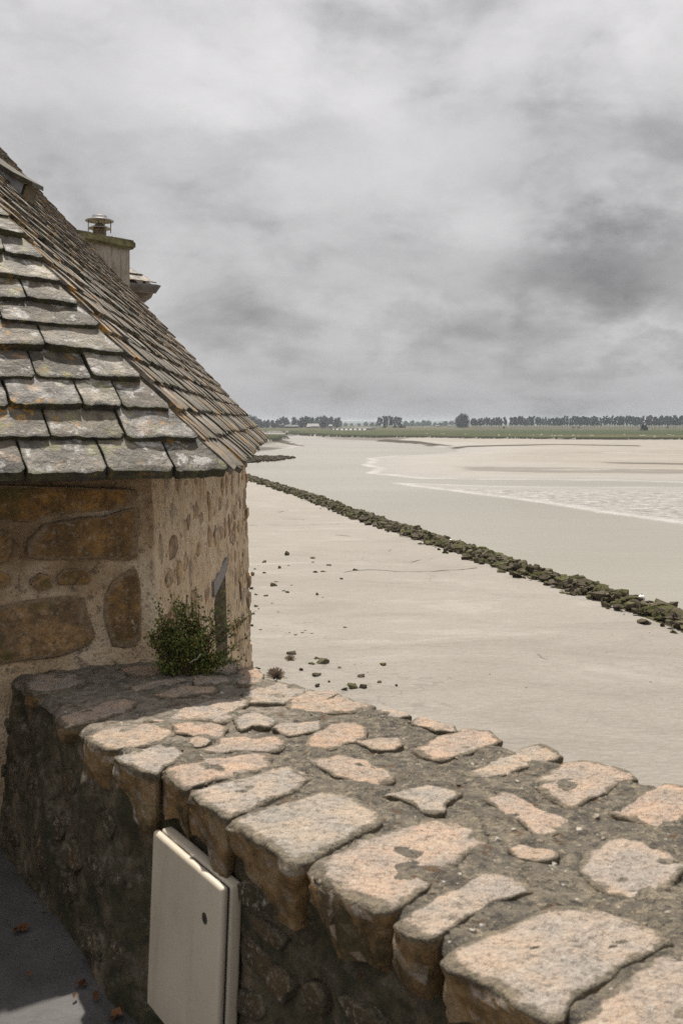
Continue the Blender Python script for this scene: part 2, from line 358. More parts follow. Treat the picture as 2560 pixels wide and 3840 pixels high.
M['cheek'] = simple('zinc_cheek', (0.27, 0.27, 0.28), 0.6, 0.2, vary=0.5, scale=9)
def cab_mat():
    mt, t, b = newmat('cream_painted_metal'); p = wpos(t)
    c = t.ramp(t.noise(p, 4, 5, 0.6), [(0.3, (0.43, 0.375, 0.295)), (0.7, (0.50, 0.445, 0.355))])
    c = t.mix(t.math('MULTIPLY', t.step(t.noise(t.vmath('MULTIPLY', p, (1, 1, 0.1)), 22, 5, 0.7), 0.5, 0.68), 0.22), c, (0.24, 0.20, 0.14))
    c = t.mix(t.math('MULTIPLY', t.step(t.noise(p, 55, 5, 0.8), 0.60, 0.66), 0.35), c, (0.20, 0.17, 0.12))
    t.link(c, b.inputs['Base Color']); b.inputs['Roughness'].default_value = 0.5; bump(t, b, t.noise(p, 120, 3, 0.6), 0.25, 0.002); return mt
M['white_metal'] = cab_mat()
M['black'] = simple('black_rubber', (0.015, 0.015, 0.015), 0.7)
M['lock'] = simple('dull_lock_metal', (0.05, 0.05, 0.035), 0.5, 0.3, vary=0.3, scale=90)
M['white_ball'] = simple('white_plastic', (0.72, 0.70, 0.66), 0.4, vary=0.1, scale=5)
M['bark'] = simple('bark', (0.05, 0.045, 0.035), 0.9, vary=0.3, scale=1.0)
M['twig'] = simple('pale_twig', (0.30, 0.27, 0.22), 0.9)
M['stem'] = simple('brown_stem', (0.09, 0.05, 0.03), 0.9)
M['wool'] = simple('wool', (0.62, 0.56, 0.46), 0.95)
M['pale_stone'] = simple('pale_stone', (0.40, 0.35, 0.29), 0.9, vary=0.3)
M['house_wall'] = simple('far_house_wall', (0.20, 0.185, 0.165), 0.9, scale=0.3)
M['house_dark'] = simple('far_house_grey_wall', (0.09, 0.085, 0.08), 0.9, scale=0.3)
M['house_roof'] = simple('far_slate_roof', (0.08, 0.08, 0.088), 0.8, scale=0.3)
M['far_pale_roof'] = simple('far_pale_roof', (0.19, 0.185, 0.18), 0.8, scale=0.3)
M['far_glass'] = simple('far_dark_window', (0.04, 0.04, 0.045), 0.3)
M['concrete'] = simple('bridge_concrete', (0.14, 0.135, 0.13), 0.9, scale=0.5)
M['tuft'] = simple('dry_lichen_tuft', (0.24, 0.19, 0.145), 0.95, vary=0.3, scale=40)

def leaf_mat(name, stops, trans=0.0):
    mt, t, b = newmat(name); p = wpos(t)
    oi = t.n('ShaderNodeObjectInfo').outputs['Random']
    n = t.math('FRACT', t.math('ADD', t.math('MULTIPLY', t.n('ShaderNodeNewGeometry').outputs['Random Per Island'], 0.75), t.math('MULTIPLY', oi, 0.25)))
    t.link(t.ramp(n, stops), b.inputs['Base Color']); b.inputs['Roughness'].default_value = 0.7
    b.inputs['Specular IOR Level'].default_value = 0.25
    return mt
M['leaf'] = leaf_mat('shrub_leaf', [(0, (0.03, 0.055, 0.013)), (0.35, (0.08, 0.12, 0.026)), (0.6, (0.15, 0.165, 0.04)), (0.8, (0.25, 0.19, 0.06)), (0.9, (0.30, 0.12, 0.05)), (1, (0.14, 0.15, 0.04))])
M['tree_leaf'] = leaf_mat('tree_foliage', [(0, (0.007, 0.011, 0.007)), (0.5, (0.013, 0.018, 0.010)), (1, (0.024, 0.03, 0.015))])
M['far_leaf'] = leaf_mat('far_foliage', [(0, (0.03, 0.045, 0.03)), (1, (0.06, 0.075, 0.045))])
M['dry_leaf'] = leaf_mat('dry_leaf', [(0, (0.05, 0.025, 0.012)), (1, (0.16, 0.07, 0.03))])

def rock_mat():
    mt, t, b = newmat('mossy_rock'); p = wpos(t); r = rnd_of(t)
    c = t.ramp(r, [(0, (0.045, 0.036, 0.023)), (0.5, (0.085, 0.068, 0.046)), (0.8, (0.135, 0.11, 0.078)), (1, (0.18, 0.15, 0.115))])
    c = t.mix(t.math('MULTIPLY', t.step(t.noise(p, 6, 4, 0.7), 0.45, 0.65), 0.5), c, (0.022, 0.019, 0.014))
    nz = t.n('ShaderNodeSeparateXYZ'); t.link(t.n('ShaderNodeNewGeometry').outputs['Normal'], nz.inputs[0])
    ms = t.math('MULTIPLY', t.step(nz.outputs[2], -0.3, 0.6), t.step(t.math('ADD', t.noise(p, 1.1, 5, 0.6), t.math('MULTIPLY', r, 0.20)), 0.55, 0.66))
    c = t.mix(t.math('MULTIPLY', ms, 0.85), c, t.ramp(t.noise(p, 5, 4), [(0.3, (0.010, 0.014, 0.002)), (0.7, (0.085, 0.088, 0.018))]))
    t.link(c, b.inputs['Base Color']); b.inputs['Roughness'].default_value = 0.85; b.inputs['Specular IOR Level'].default_value = 0.12
    bump(t, b, t.noise(p, 9, 6, 0.7), 0.8, 0.08)
    return mt
M['rock'] = rock_mat()

def mud_mat():
    mt, t, b = newmat('tidal_mud'); p = wpos(t)
    wet = t.n('ShaderNodeAttribute', attribute_name='wet').outputs['Fac']
    dark = t.n('ShaderNodeAttribute', attribute_name='dark').outputs['Fac']
    big = t.noise(t.vmath('MULTIPLY', p, (0.02, 0.05, 1)), 1.0, 5, 0.55)
    c = t.ramp(big, [(0.3, (0.208, 0.190, 0.165)), (0.7, (0.250, 0.230, 0.202))])
    sm = t.noise(t.vmath('MULTIPLY', p, (0.7, 1.6, 1)), 1.6, 6, 0.7, 0.6)
    c = t.mix(t.math('MULTIPLY', t.step(sm, 0.50, 0.72), 0.30), c, (0.155, 0.134, 0.110))
    c = t.mix(t.math('MULTIPLY', t.step(sm, 0.48, 0.30), 0.25), c, (0.31, 0.285, 0.25))
    pt = t.noise(t.vmath('MULTIPLY', p, (0.10, 0.22, 1)), 1.0, 6, 0.62, 1.2)
    c = t.mix(t.math('MULTIPLY', t.step(pt, 0.50, 0.66), 0.38), c, (0.165, 0.148, 0.124))
    c = t.mix(t.math('MULTIPLY', t.step(pt, 0.46, 0.32), 0.40), c, (0.33, 0.31, 0.28))
    fl = t.noise(t.vmath('MULTIPLY', p, (1.6, 3.6, 1)), 1.5, 5, 0.75, 0.3)
    c = t.mix(t.math('MULTIPLY', t.step(fl, 0.58, 0.68), t.math('MULTIPLY', t.step(t.noise(p, 0.09, 4), 0.36, 0.60), 0.6)), c, (0.07, 0.06, 0.048))
    c = t.mix(t.math('MULTIPLY', t.step(fl, 0.42, 0.34), 0.35), c, (0.28, 0.25, 0.215))
    # drainage cracks
    cv = t.vmath('ADD', t.vmath('MULTIPLY', p, (0.05, 0.13, 1)), t.vmath('SCALE', t.noise(p, 0.12, 4, 0.6, color=True), 1.6))
    cr = t.voro(cv, 1.0, 'DISTANCE_TO_EDGE')
    crm = t.math('MULTIPLY', t.step(cr, 0.012, 0.002), t.step(t.noise(p, 0.05, 3), 0.48, 0.58))
    c = t.mix(t.math('MULTIPLY', crm, 0.3), c, (0.09, 0.075, 0.06))
    c = t.mix(t.math('MULTIPLY', wet, 0.55), c, (0.175, 0.162, 0.150))
    streaks = t.noise(t.vmath('MULTIPLY', p, (0.03, 0.06, 1)), 1.0, 6, 0.7, 0.8)
    dm = t.math('MULTIPLY', dark, t.step(t.math('ADD', streaks, t.math('MULTIPLY', dark, 0.34)), 0.46, 0.66))
    c = t.mix(t.math('MULTIPLY', dm, 0.85), c, (0.042, 0.037, 0.031))
    foam = t.n('ShaderNodeAttribute', attribute_name='foam').outputs['Fac']
    c = t.mix(t.math('MULTIPLY', foam, t.step(t.noise(t.vmath('MULTIPLY', p, (0.15, 0.15, 1)), 1.0, 5, 0.7), 0.3, 0.6)), c, (0.33, 0.31, 0.29))
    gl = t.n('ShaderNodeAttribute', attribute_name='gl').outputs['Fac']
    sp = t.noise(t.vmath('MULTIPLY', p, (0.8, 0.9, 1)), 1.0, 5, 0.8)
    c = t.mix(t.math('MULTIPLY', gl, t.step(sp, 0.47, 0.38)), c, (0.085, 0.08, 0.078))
    c = t.mix(t.math('MULTIPLY', gl, t.step(sp, 0.53, 0.62)), c, (0.36, 0.345, 0.33))  # pale and dark mud flecks painted in place of sun glitter
    t.link(c, b.inputs['Base Color'])
    t.put(b.inputs['Roughness'], t.math('ADD', t.math('SUBTRACT', 0.80, t.math('MULTIPLY', wet, 0.45)), t.math('MULTIPLY', dm, 0.5), clamp=True))
    t.put(b.inputs['Specular IOR Level'], t.math('MULTIPLY', t.math('SUBTRACT', 1.0, dm, clamp=True), t.math('ADD', 0.12, t.math('MULTIPLY', wet, 0.3))))
    h = t.math('ADD', t.math('MULTIPLY', t.noise(t.vmath('MULTIPLY', p, (1, 1.3, 1)), 3.4, 6, 0.75, 1.2), 1.0), t.math('MULTIPLY', t.noise(t.vmath('MULTIPLY', p, (0.6, 1.0, 1)), 0.5, 4, 0.6, 1.0), 0.8))
    bump(t, b, h, 0.9, 0.085)
    return mt
M['mud'] = mud_mat()
def marsh_mat():
    mt, t, b = newmat('salt_marsh_grass'); p = wpos(t)
    n = t.noise(t.vmath('MULTIPLY', p, (0.004, 0.016, 1)), 1.0, 6, 0.6)
    c = t.ramp(n, [(0.3, (0.024, 0.032, 0.013)), (0.5, (0.03, 0.042, 0.015)), (0.62, (0.042, 0.045, 0.018)), (0.75, (0.065, 0.055, 0.028))])
    ys = t.n('ShaderNodeSeparateXYZ'); t.link(p, ys.inputs[0])
    far = t.step(t.math('ADD', ys.outputs[1], t.math('MULTIPLY', n, 500)), 1250, 1650)
    c = t.mix(t.math('MULTIPLY', far, 0.75), c, (0.062, 0.052, 0.03))
    edge = t.n('ShaderNodeAttribute', attribute_name='edge').outputs['Fac']
    c = t.mix(t.math('MULTIPLY', edge, 0.6), c, (0.085, 0.073, 0.03))
    bank = t.n('ShaderNodeAttribute', attribute_name='bank').outputs['Fac']
    c = t.mix(bank, c, (0.016, 0.013, 0.009))
    c = t.mix(t.math('MULTIPLY', t.step(t.noise(t.vmath('MULTIPLY', p, (0.05, 0.2, 1)), 1.0, 6, 0.7), 0.52, 0.7), 0.45), c, (0.028, 0.035, 0.013))
    t.link(c, b.inputs['Base Color']); b.inputs['Roughness'].default_value = 0.95
    b.inputs['Specular IOR Level'].default_value = 0.1
    bump(t, b, t.noise(p, 0.8, 6, 0.7), 1.0, 0.4)
    return mt
M['marsh'] = marsh_mat()
def water_mat():
    mt, t, b = newmat('silty_water'); p = wpos(t)
    n = t.noise(t.vmath('MULTIPLY', p, (0.012, 0.03, 1)), 1.0, 5, 0.6)
    c = t.ramp(n, [(0.35, (0.205, 0.190, 0.154)), (0.65, (0.240, 0.223, 0.184))])
    t.link(c, b.inputs['Base Color']); b.inputs['Roughness'].default_value = 0.22
    b.inputs['IOR'].default_value = 1.33; b.inputs['Specular IOR Level'].default_value = 0.5
    h = t.math('ADD', t.noise(t.vmath('MULTIPLY', p, (0.35, 1.0, 1)), 1.3, 5, 0.65, 0.8), t.math('MULTIPLY', t.noise(t.vmath('MULTIPLY', p, (0.25, 0.6, 1)), 0.35, 3, 0.5), 2.0))
    bump(t, b, h, 0.7, 0.16)
    return mt
M['water'] = water_mat()
def terrace_mat():
    mt, t, b = newmat('dusty_terrace'); p = wpos(t)
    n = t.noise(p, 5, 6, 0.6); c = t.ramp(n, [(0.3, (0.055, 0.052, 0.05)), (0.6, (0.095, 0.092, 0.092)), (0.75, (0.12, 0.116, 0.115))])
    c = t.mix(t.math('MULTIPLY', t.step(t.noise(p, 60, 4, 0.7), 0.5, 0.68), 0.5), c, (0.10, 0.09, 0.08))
    t.link(c, b.inputs['Base Color']); b.inputs['Roughness'].default_value = 0.95
    bump(t, b, t.noise(p, 40, 6, 0.7), 0.9, 0.012)
    return mt
M['terrace'] = terrace_mat()
M['hill'] = simple('wooded_hill', (0.028, 0.036, 0.034), 0.95, vary=0.5, scale=0.006)

# ------------------------------------------------------------------ tidal flat, river, salt marsh
ZW, ZMUD, ZMARSH = -10.4, -10.0, -8.0
def wpoly(pts, z): return np.array([[*on_z(px, py, z).xy] for px, py in pts])
RIVER = [(3400, 2600), (2900, 2440), (2560, 2322), (2382, 2262), (2170, 2193), (1959, 2128), (1747, 2056), (1535, 1988), (1345, 1925), (1165, 1857), (932, 1784), (700, 1745), (400, 1738),
         (930, 1740), (1030, 1731), (1112, 1718), (1060, 1712), (1000, 1707), (900, 1706), (400, 1704), (400, 1698), (960, 1697), (1050, 1684), (1150, 1670), (1110, 1661), (1060, 1650), (1038, 1641), (1055, 1636), (1110, 1634),
         (1179, 1633), (1187, 1640), (1230, 1650), (1330, 1652), (1400, 1654), (1480, 1660), (1560, 1666), (1600, 1672), (1655, 1676), (1720, 1684), (1700, 1692), (1640, 1702), (1480, 1709), (1400, 1718), (1358, 1740),
         (1357, 1750), (1410, 1757), (1372, 1770), (1400, 1779), (1600, 1799), (1900, 1803), (2300, 1806), (2560, 1812), (2900, 1817), (2900, 1826), (2560, 1826), (1900, 1823), (1560, 1813), (1470, 1812), (1530, 1826), (1650, 1838), (1900, 1870),
         (2250, 1925), (2560, 1968), (3400, 2100)]
MEANDER = [(960, 1626), (1070, 1622), (1105, 1621), (1098, 1625), (1000, 1629)]
UPPER = [(1225, 1610), (1396, 1608), (1412, 1612), (1395, 1617), (1370, 1621), (1260, 1620)]
MARSH_L = [(-3000, 1632), (960, 1631), (1010, 1633), (1033, 1640), (1000, 1650), (900, 1657), (-3000, 1662)]
MARSH_R = [(-3000, 1619), (900, 1619), (1107, 1618), (1112, 1626), (1200, 1628), (1300, 1634), (1412, 1637), (1524, 1637), (1740, 1640), (2140, 1644), (2560, 1645), (6000, 1655), (6000, 1589.2), (-3000, 1589.2)]
def sdist(poly, X, Y):
    """signed distance, positive inside"""
    d = np.full(X.shape, 1e12); inside = np.zeros(X.shape, bool)
    n = len(poly)
    for i in range(n):
        ax, ay = poly[i]; bx, by = poly[(i + 1) % n]
        ex, ey = bx - ax, by - ay
        t = np.clip(((X - ax) * ex + (Y - ay) * ey) / (ex * ex + ey * ey + 1e-9), 0, 1)
        d = np.minimum(d, (X - ax - t * ex) ** 2 + (Y - ay - t * ey) ** 2)
        cond = ((ay > Y) != (by > Y)) & (X < (bx - ax) * (Y - ay) / (by - ay + 1e-12) + ax)
        inside ^= cond
    return np.where(inside, 1, -1) * np.sqrt(d)
def vnoise(X, Y, s, seed=0):
    """cheap smooth value noise"""
    x = X / s + seed * 17.3; y = Y / s - seed * 9.1
    xi = np.floor(x).astype(np.int64); yi = np.floor(y).astype(np.int64); fx = x - xi; fy = y - yi
    fx = fx * fx * (3 - 2 * fx); fy = fy * fy * (3 - 2 * fy)
    def h(a, b):
        v = (a * 374761393 + b * 668265263 + seed * 1274126177) & 0x7fffffff
        v = ((v ^ (v >> 13)) * 1274126177) & 0x7fffffff
        return ((v ^ (v >> 16)) & 0xffff) / 65535.0
    return (h(xi, yi) * (1 - fx) + h(xi + 1, yi) * fx) * (1 - fy) + (h(xi, yi + 1) * (1 - fx) + h(xi + 1, yi + 1) * fx) * fy
def smooth(x, a, b):
    t = np.clip((x - a) / (b - a), 0, 1); return t * t * (3 - 2 * t)
def build_terrain():
    r = list(np.arange(1.6, 20, 0.8)) + list(np.arange(20, 37, 0.5)) + list(np.arange(37, 66, 0.14)) + list(np.arange(66, 130, 0.8)) + list(np.arange(130, 520, 3.0)) + list(np.arange(520, 1700, 12.0))
    Ys = [10 * F / k for k in r][:] ; Ys = [12000, 9000, 7000] + [y for y in Ys if y < 6500] + [18, 12, 6, 0, -20, -80, -300]
    Ys = np.array(Ys); U = np.linspace(-1, 1, 760); U = np.sign(U) * (0.55 * np.abs(U) + 0.45 * np.abs(U) ** 3)
    Yg, Ug = np.meshgrid(Ys, U, indexing='ij'); Xg = Ug * (np.abs(Yg) * 1.0 + 60)
    # break up straight outlines with distance-scaled wobble
    amp = np.clip(np.abs(Yg) / 100, 0.3, 6)
    wx = (vnoise(Xg, Yg, 9, 1) - .5) * amp * 1.6 + (vnoise(Xg, Yg, 30, 2) - .5) * amp * 3; wy = (vnoise(Xg, Yg, 9, 3) - .5) * amp * 2.5 + (vnoise(Xg, Yg, 34, 4) - .5) * amp * 4
    dr = np.maximum(sdist(wpoly(RIVER, ZW), Xg + wx * .5, Yg + wy * .5), np.maximum(sdist(wpoly(MEANDER, ZW), Xg, Yg), sdist(wpoly(UPPER, ZW), Xg, Yg)))
    dm = np.maximum(sdist(wpoly(MARSH_L, -8.8), Xg + wx, Yg + wy), sdist(wpoly(MARSH_R, -8.8), Xg + wx, Yg + wy))
    dup = sdist(wpoly(UPPER, ZW), Xg, Yg); dm = np.minimum(dm, -dup)
    land = -dr
    # left bank by the breakwater rises at once, the far flats rise slowly
    BW = wpoly([(3400, 2600), (2560, 2322), (1959, 2128), (1345, 1925), (932, 1784), (400, 1720), (-3000, 1720), (-3000, 4000), (6000, 4000)], ZW)
    near = sdist(BW, Xg, Yg) > -1
    slope = np.where(near, 0.25, np.where(Yg > 330, 0.022, 0.008))
    cap = np.where(near, ZMUD, np.where(Yg > 330, -9.35, -10.05))
    mudz = np.where(land > 0, np.minimum(ZW + 0.02 + land * slope, cap), ZW - 0.02 + np.maximum(-dr, -12) * 0.12)
    und = (vnoise(Xg, Yg, 6, 5) - .5) * 0.05 + (vnoise(Xg, Yg, 21, 6) - .5) * 0.14 + (vnoise(Xg, Yg * 2.2, 60, 7) - .5) * 0.18
    mudz = mudz + und * np.clip(land / 4, 0, 1) * np.where(near, 0.7, 0.6)
    # a long low scarp on the far flat
    sc = wpoly([(1660, 1686), (1760, 1675), (2100, 1674), (2400, 1680), (2400, 1676), (2100, 1671), (1760, 1671), (1700, 1674)], -10.0)
    dsc = sdist(sc, Xg, Yg)
    mm = smooth(dm, -2.0, 1.6)
    Zg = mudz * (1 - mm) + (ZMARSH + (vnoise(Xg, Yg, 40, 8) - .5) * 0.35 + (vnoise(Xg, Yg, 5, 9) - .5) * 0.25) * mm
    Zg = np.where(Yg > 6900, -9.0, Zg)
    wet = np.clip(1 - land / 35, 0, 1) * np.where(near, 0.15, 1.0)
    glint = wpoly([(1380, 1776), (1700, 1790), (2560, 1796), (3400, 1800), (3400, 2100), (2560, 1968), (1900, 1868), (1470, 1812)], ZMUD)
    wet = np.maximum(wet, smooth(sdist(glint, Xg, Yg), -6, 6) * 0.85)
    sheen = wpoly([(1400, 1720), (1700, 1700), (1740, 1690), (1900, 1725), (2560, 1770), (3000, 1790), (1900, 1795), (1500, 1770)], ZMUD)
    wet = np.maximum(wet, smooth(sdist(sheen, Xg, Yg), -8, 8) * 0.45)
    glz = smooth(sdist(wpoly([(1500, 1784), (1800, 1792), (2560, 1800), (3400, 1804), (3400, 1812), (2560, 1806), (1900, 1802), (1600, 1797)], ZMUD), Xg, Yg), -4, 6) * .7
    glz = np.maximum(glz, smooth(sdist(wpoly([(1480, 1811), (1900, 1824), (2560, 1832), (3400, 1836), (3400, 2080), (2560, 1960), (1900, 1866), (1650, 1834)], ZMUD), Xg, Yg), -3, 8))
    foam = smooth(land, 0.2, 1.0) * (1 - smooth(land, 1.5, 4.0)) * np.where(near, 0, 1) * np.where((Yg < 330), 1, .3)
    darkp = np.zeros_like(wet)
    for pts, a in [([(1405, 1650), (1450, 1648), (1560, 1654), (1640, 1662), (1690, 1668), (1690, 1672), (1645, 1669), (1600, 1675), (1560, 1670), (1480, 1662), (1400, 1656)], 1.0),
                   ([(1175, 1632), (1260, 1633), (1420, 1638), (1560, 1643), (1500, 1650), (1400, 1652), (1300, 1651), (1230, 1650), (1185, 1641)], 0.62),
                   ([(900, 1640), (1060, 1643), (1150, 1666), (1152, 1672), (1100, 1669), (1040, 1658), (900, 1655)], 1.0), ([(880, 1676), (1000, 1675), (1080, 1677), (1000, 1693), (880, 1698)], 0.85), ([(880, 1655), (1040, 1658), (1100, 1669), (1080, 1677), (880, 1676)], 0.45),
                   ([(-500, 1618), (1120, 1617), (1115, 1633), (1050, 1637), (-500, 1634)], 0.8),
                   ([(1233, 1650), (1260, 1646), (1285, 1649), (1330, 1652), (1325, 1656), (1235, 1653)], 1.0), ([(1640, 1674), (1700, 1672), (1740, 1678), (1700, 1690), (1650, 1688)], 0.5),
                   ([(1700, 1745), (2100, 1752), (2560, 1760), (3400, 1770), (3400, 1785), (2560, 1775), (2000, 1770), (1750, 1762)], 0.42),
                   ([(2250, 1732), (2560, 1736), (3400, 1742), (3400, 1746), (2560, 1743), (2300, 1738)], 0.8)]:
        q = sdist(wpoly(pts, ZMUD), Xg, Yg); darkp = np.maximum(darkp, smooth(q, -3, 3) * a)
    darkp = np.maximum(darkp, smooth(dsc, -1.5, 1.5))
    darkp = np.maximum(darkp, smooth(dm, -14, -1) * 0.75 * (1 - mm) * np.where(Yg > 300, 1, 0))
    ny, nx = Yg.shape
    P = np.stack([Xg, Yg, Zg], -1).reshape(-1, 3)
    idx = np.arange(ny * nx).reshape(ny, nx)
    q = np.stack([idx[:-1, :-1], idx[1:, :-1], idx[1:, 1:], idx[:-1, 1:]], -1).reshape(-1, 4)
    fm = (dm[:-1, :-1] > -2.2) & (dm[1:, 1:] > -2.2)
    fm = (fm | (Yg[:-1, :-1] > 6900)).reshape(-1)
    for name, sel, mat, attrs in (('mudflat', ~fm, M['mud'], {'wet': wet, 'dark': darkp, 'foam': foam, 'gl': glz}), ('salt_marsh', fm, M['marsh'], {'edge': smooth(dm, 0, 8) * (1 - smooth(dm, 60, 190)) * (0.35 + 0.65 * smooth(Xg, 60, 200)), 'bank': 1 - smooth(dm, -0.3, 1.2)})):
        fq = q[sel]; used = np.unique(fq); mp = np.full(len(P), -1); mp[used] = np.arange(len(used))
        me = bpy.data.meshes.new(name); v = P[used]; fq = mp[fq]
        me.vertices.add(len(v)); me.vertices.foreach_set('co', v.reshape(-1))
        me.loops.add(fq.size); me.loops.foreach_set('vertex_index', fq.reshape(-1).astype(np.int32))
        me.polygons.add(len(fq)); me.polygons.foreach_set('loop_start', np.arange(0, fq.size, 4, dtype=np.int32)); me.polygons.foreach_set('loop_total', np.full(len(fq), 4, dtype=np.int32))
        me.update(calc_edges=True); me.validate()
        me.polygons.foreach_set('use_smooth', [True] * len(me.polygons))
        for an, arr in attrs.items():
            a = me.attributes.new(an, 'FLOAT', 'POINT'); a.data.foreach_set('value', arr.reshape(-1)[used].astype(np.float32))
        me.materials.append(mat); tag(obj(name, me), kind='structure')
build_terrain()
# river surface: one sheet at the water level, the mud rises out of it
me = mesh('river', [(-3000, 20, ZW), (3000, 20, ZW), (3000, 2400, ZW), (-3000, 2400, ZW)], [(0, 1, 2, 3)], M['water'])
tag(obj('river', me), kind='structure')

# far hills: long low ridges
def ridge(name, Y, pts, depth, seed):
    mb = MB(); xs = np.linspace(-3500, 4800, 260)
    base = []
    for k, px in enumerate(xs):
        h = np.interp(px, [p[0] for p in pts], [p[1] for p in pts])
        x = (px - CX) / F * Y
        z = (H0 - h) / F * Y + (noise.noise(Vector((px * 0.03, seed, 0))) + 0.5 * noise.noise(Vector((px * 0.11, seed, 3)))) * 1.6
        base.append((x, z))
    vs = []; rows = [(-0.0, -9.0), (0.15, None), (0.5, None), (1.0, None), (2.0, -9.0)]
    fr = [0.0, 0.45, 0.8, 1.0, 0.0]
    for j, (dy, _) in enumerate(rows):
        for k, (x, z) in enumerate(base):
            yy = Y + depth * dy + noise.noise(Vector((x * 0.004, j * 5.0, seed))) * depth * 0.12
            zz = -9.0 + (z + 9.0) * fr[j] + (noise.noise(Vector((x * 0.01, j * 2.0, seed))) * 2 if 0 < j < 3 else 0)
            vs.append((x * yy / Y, yy, zz))
    n = len(base); fs = [(j * n + k, j * n + k + 1, (j + 1) * n + k + 1, (j + 1) * n + k) for j in range(len(rows) - 1) for k in range(n - 1)]
    o = obj(name, mesh(name, vs, fs, M['hill'], True)); tag(o, kind='structure')
ridge('hills', 6200, [(-3500, 1575), (600, 1582), (1270, 1579), (1400, 1578), (1500, 1582), (1590, 1579), (1660, 1576), (1705, 1575), (1760, 1578), (1850, 1580), (2300, 1583), (4800, 1580)], 700, 1.0)
ridge('hills.001', 4300, [(-3500, 1586), (900, 1589), (1270, 1587), (1500, 1590), (1700, 1587), (2000, 1592), (2560, 1592), (4800, 1588)], 400, 5.0)

# ------------------------------------------------------------------ rocks
def hull_mesh(name, seed, npts=16, flat=0.62):
    rr = random.Random(seed); bm = bmesh.new()
    for k in range(npts):
        v = Vector((rr.gauss(0, 1), rr.gauss(0, 1), rr.gauss(0, 1))).normalized()
        mx = max(abs(v.x), abs(v.y), abs(v.z)); v = v * (0.55 + 0.45 / mx * rr.uniform(0.55, 1.0)) * 0.62
        bm.verts.new((v.x, v.y * rr.uniform(0.8, 1), v.z * flat))
    bmesh.ops.convex_hull(bm, input=bm.verts)
    for v in [v for v in bm.verts if not v.link_faces]: bm.verts.remove(v)
    for ax in range(3):
        lo = min(v.co[ax] for v in bm.verts); hi = max(v.co[ax] for v in bm.verts); tgt = (1.0, 1.0, flat * 1.1)[ax]
        for v in bm.verts: v.co[ax] = ((v.co[ax] - lo) / (hi - lo) - .5) * tgt
    me = bpy.data.meshes.new(name); bm.to_mesh(me); bm.free(); me.materials.append(M['rock']); return me
ROCKS = [hull_mesh('rock', 100 + i, RS.choice([12, 14, 18]), RS.uniform(0.5, 0.8)) for i in range(12)]
ROCK_NP = [(np.array([v.co[:] for v in m_.vertices]), [tuple(p.vertices) for p in m_.polygons]) for m_ in ROCKS]

def creek(pts, w0, seed, nm='creek'):
    P = [on_z(x, y, ZMUD) for x, y in pts]; out = []
    for a, b_ in zip(P, P[1:]):
        n_ = max(3, int((b_ - a).length / .35))
        for k in range(n_): out.append(a.lerp(b_, k / n_))
    vs = []; 
    for k, p in enumerate(out):
        d = (out[min(k + 1, len(out) - 1)] - out[max(0, k - 1)]).normalized(); nn = Vector((-d.y, d.x, 0))
        q = p + nn * noise.fractal(Vector((k * .12, seed, 0)), .8, 2, 4) * .7; w_ = w0 * max(0.02, .55 + noise.noise(Vector((k * .3, seed, 5))) * 1.1)
        z = ZMUD + .085 + 0.0
        vs += [(q + nn * w_ / 2).to_tuple()[:2] + (z,), (q - nn * w_ / 2).to_tuple()[:2] + (z,)]
    fs = [(2 * k, 2 * k + 1, 2 * k + 3, 2 * k + 2) for k in range(len(out) - 1)]
    tag(obj(nm, mesh(nm, vs, fs, M['wet_mud'])), kind='structure')
M['wet_mud'] = simple('wet_dark_mud', (0.085, 0.07, 0.055), 0.5, vary=0.4, scale=2.0)
creek([(1290, 2150), (1334, 2145), (1450, 2144), (1630, 2147), (1720, 2142), (1800, 2130)], .22, 1); creek([(1540, 2112), (1580, 2100), (1625, 2094)], .16, 2); creek([(920, 1971), (1100, 1970), (1250, 1966), (1330, 1962)], .16, 3)
creek([(1040, 1922), (1090, 1914)], .2, 4); creek([(1060, 1946), (1150, 1951)], .2, 5); creek([(1255, 2008), (1330, 2013)], .22, 6); creek([(1880, 2782), (1960, 2800)], .035, 7); creek([(2230, 2870), (2420, 2895)], .035, 8); creek([(1458, 2070), (1480, 2062)], .16, 9)
creek([(2010, 2455), (2040, 2470), (2060, 2478)], .07, 10); creek([(2085, 2490), (2130, 2488)], .06, 11)
# breakwater
BWP = [(932, 1794), (1165, 1868), (1345, 1937), (1535, 2001), (1747, 2071), (1959, 2144), (2170, 2209), (2382, 2279), (2560, 2342), (2760, 2412)]
path = [on_z(px, py, ZMUD) for px, py in BWP]
path = [path[0] + (path[0] - path[1]) * 0.35] + path
seg = [(path[i + 1] - path[i]).length for i in range(len(path) - 1)]; TOT = sum(seg)
def along(s):
    for i, L in enumerate(seg):
        if s <= L or i == len(seg) - 1:
            d = (path[i + 1] - path[i]).normalized(); return path[i] + d * s, d
        s -= L
bw = empty('breakwater', along(TOT * 0.5)[0]); tag(bw, 'long low bank of mossy loose boulders running diagonally between the mudflat and the river', 'breakwater')
mb = MB(); K = 120; prof = [(-1.6, -0.35), (-0.9, 0.05), (0, 0.18), (0.9, 0.02), (1.9, -0.7)]
for k in range(K + 1):
    p, d = along(TOT * k / K); nrm = Vector((-d.y, d.x, 0))
    for o_, h in prof: mb.v.append(tuple(p + nrm * -o_ * -1 + Vector((0, 0, h))))
n = len(prof); mb.f = [(k * n + j, (k + 1) * n + j, (k + 1) * n + j + 1, k * n + j + 1) for k in range(K) for j in range(n - 1)]
setp(mb.make('core', M['rock']), bw)
cand = []
NR = int(TOT * 27)
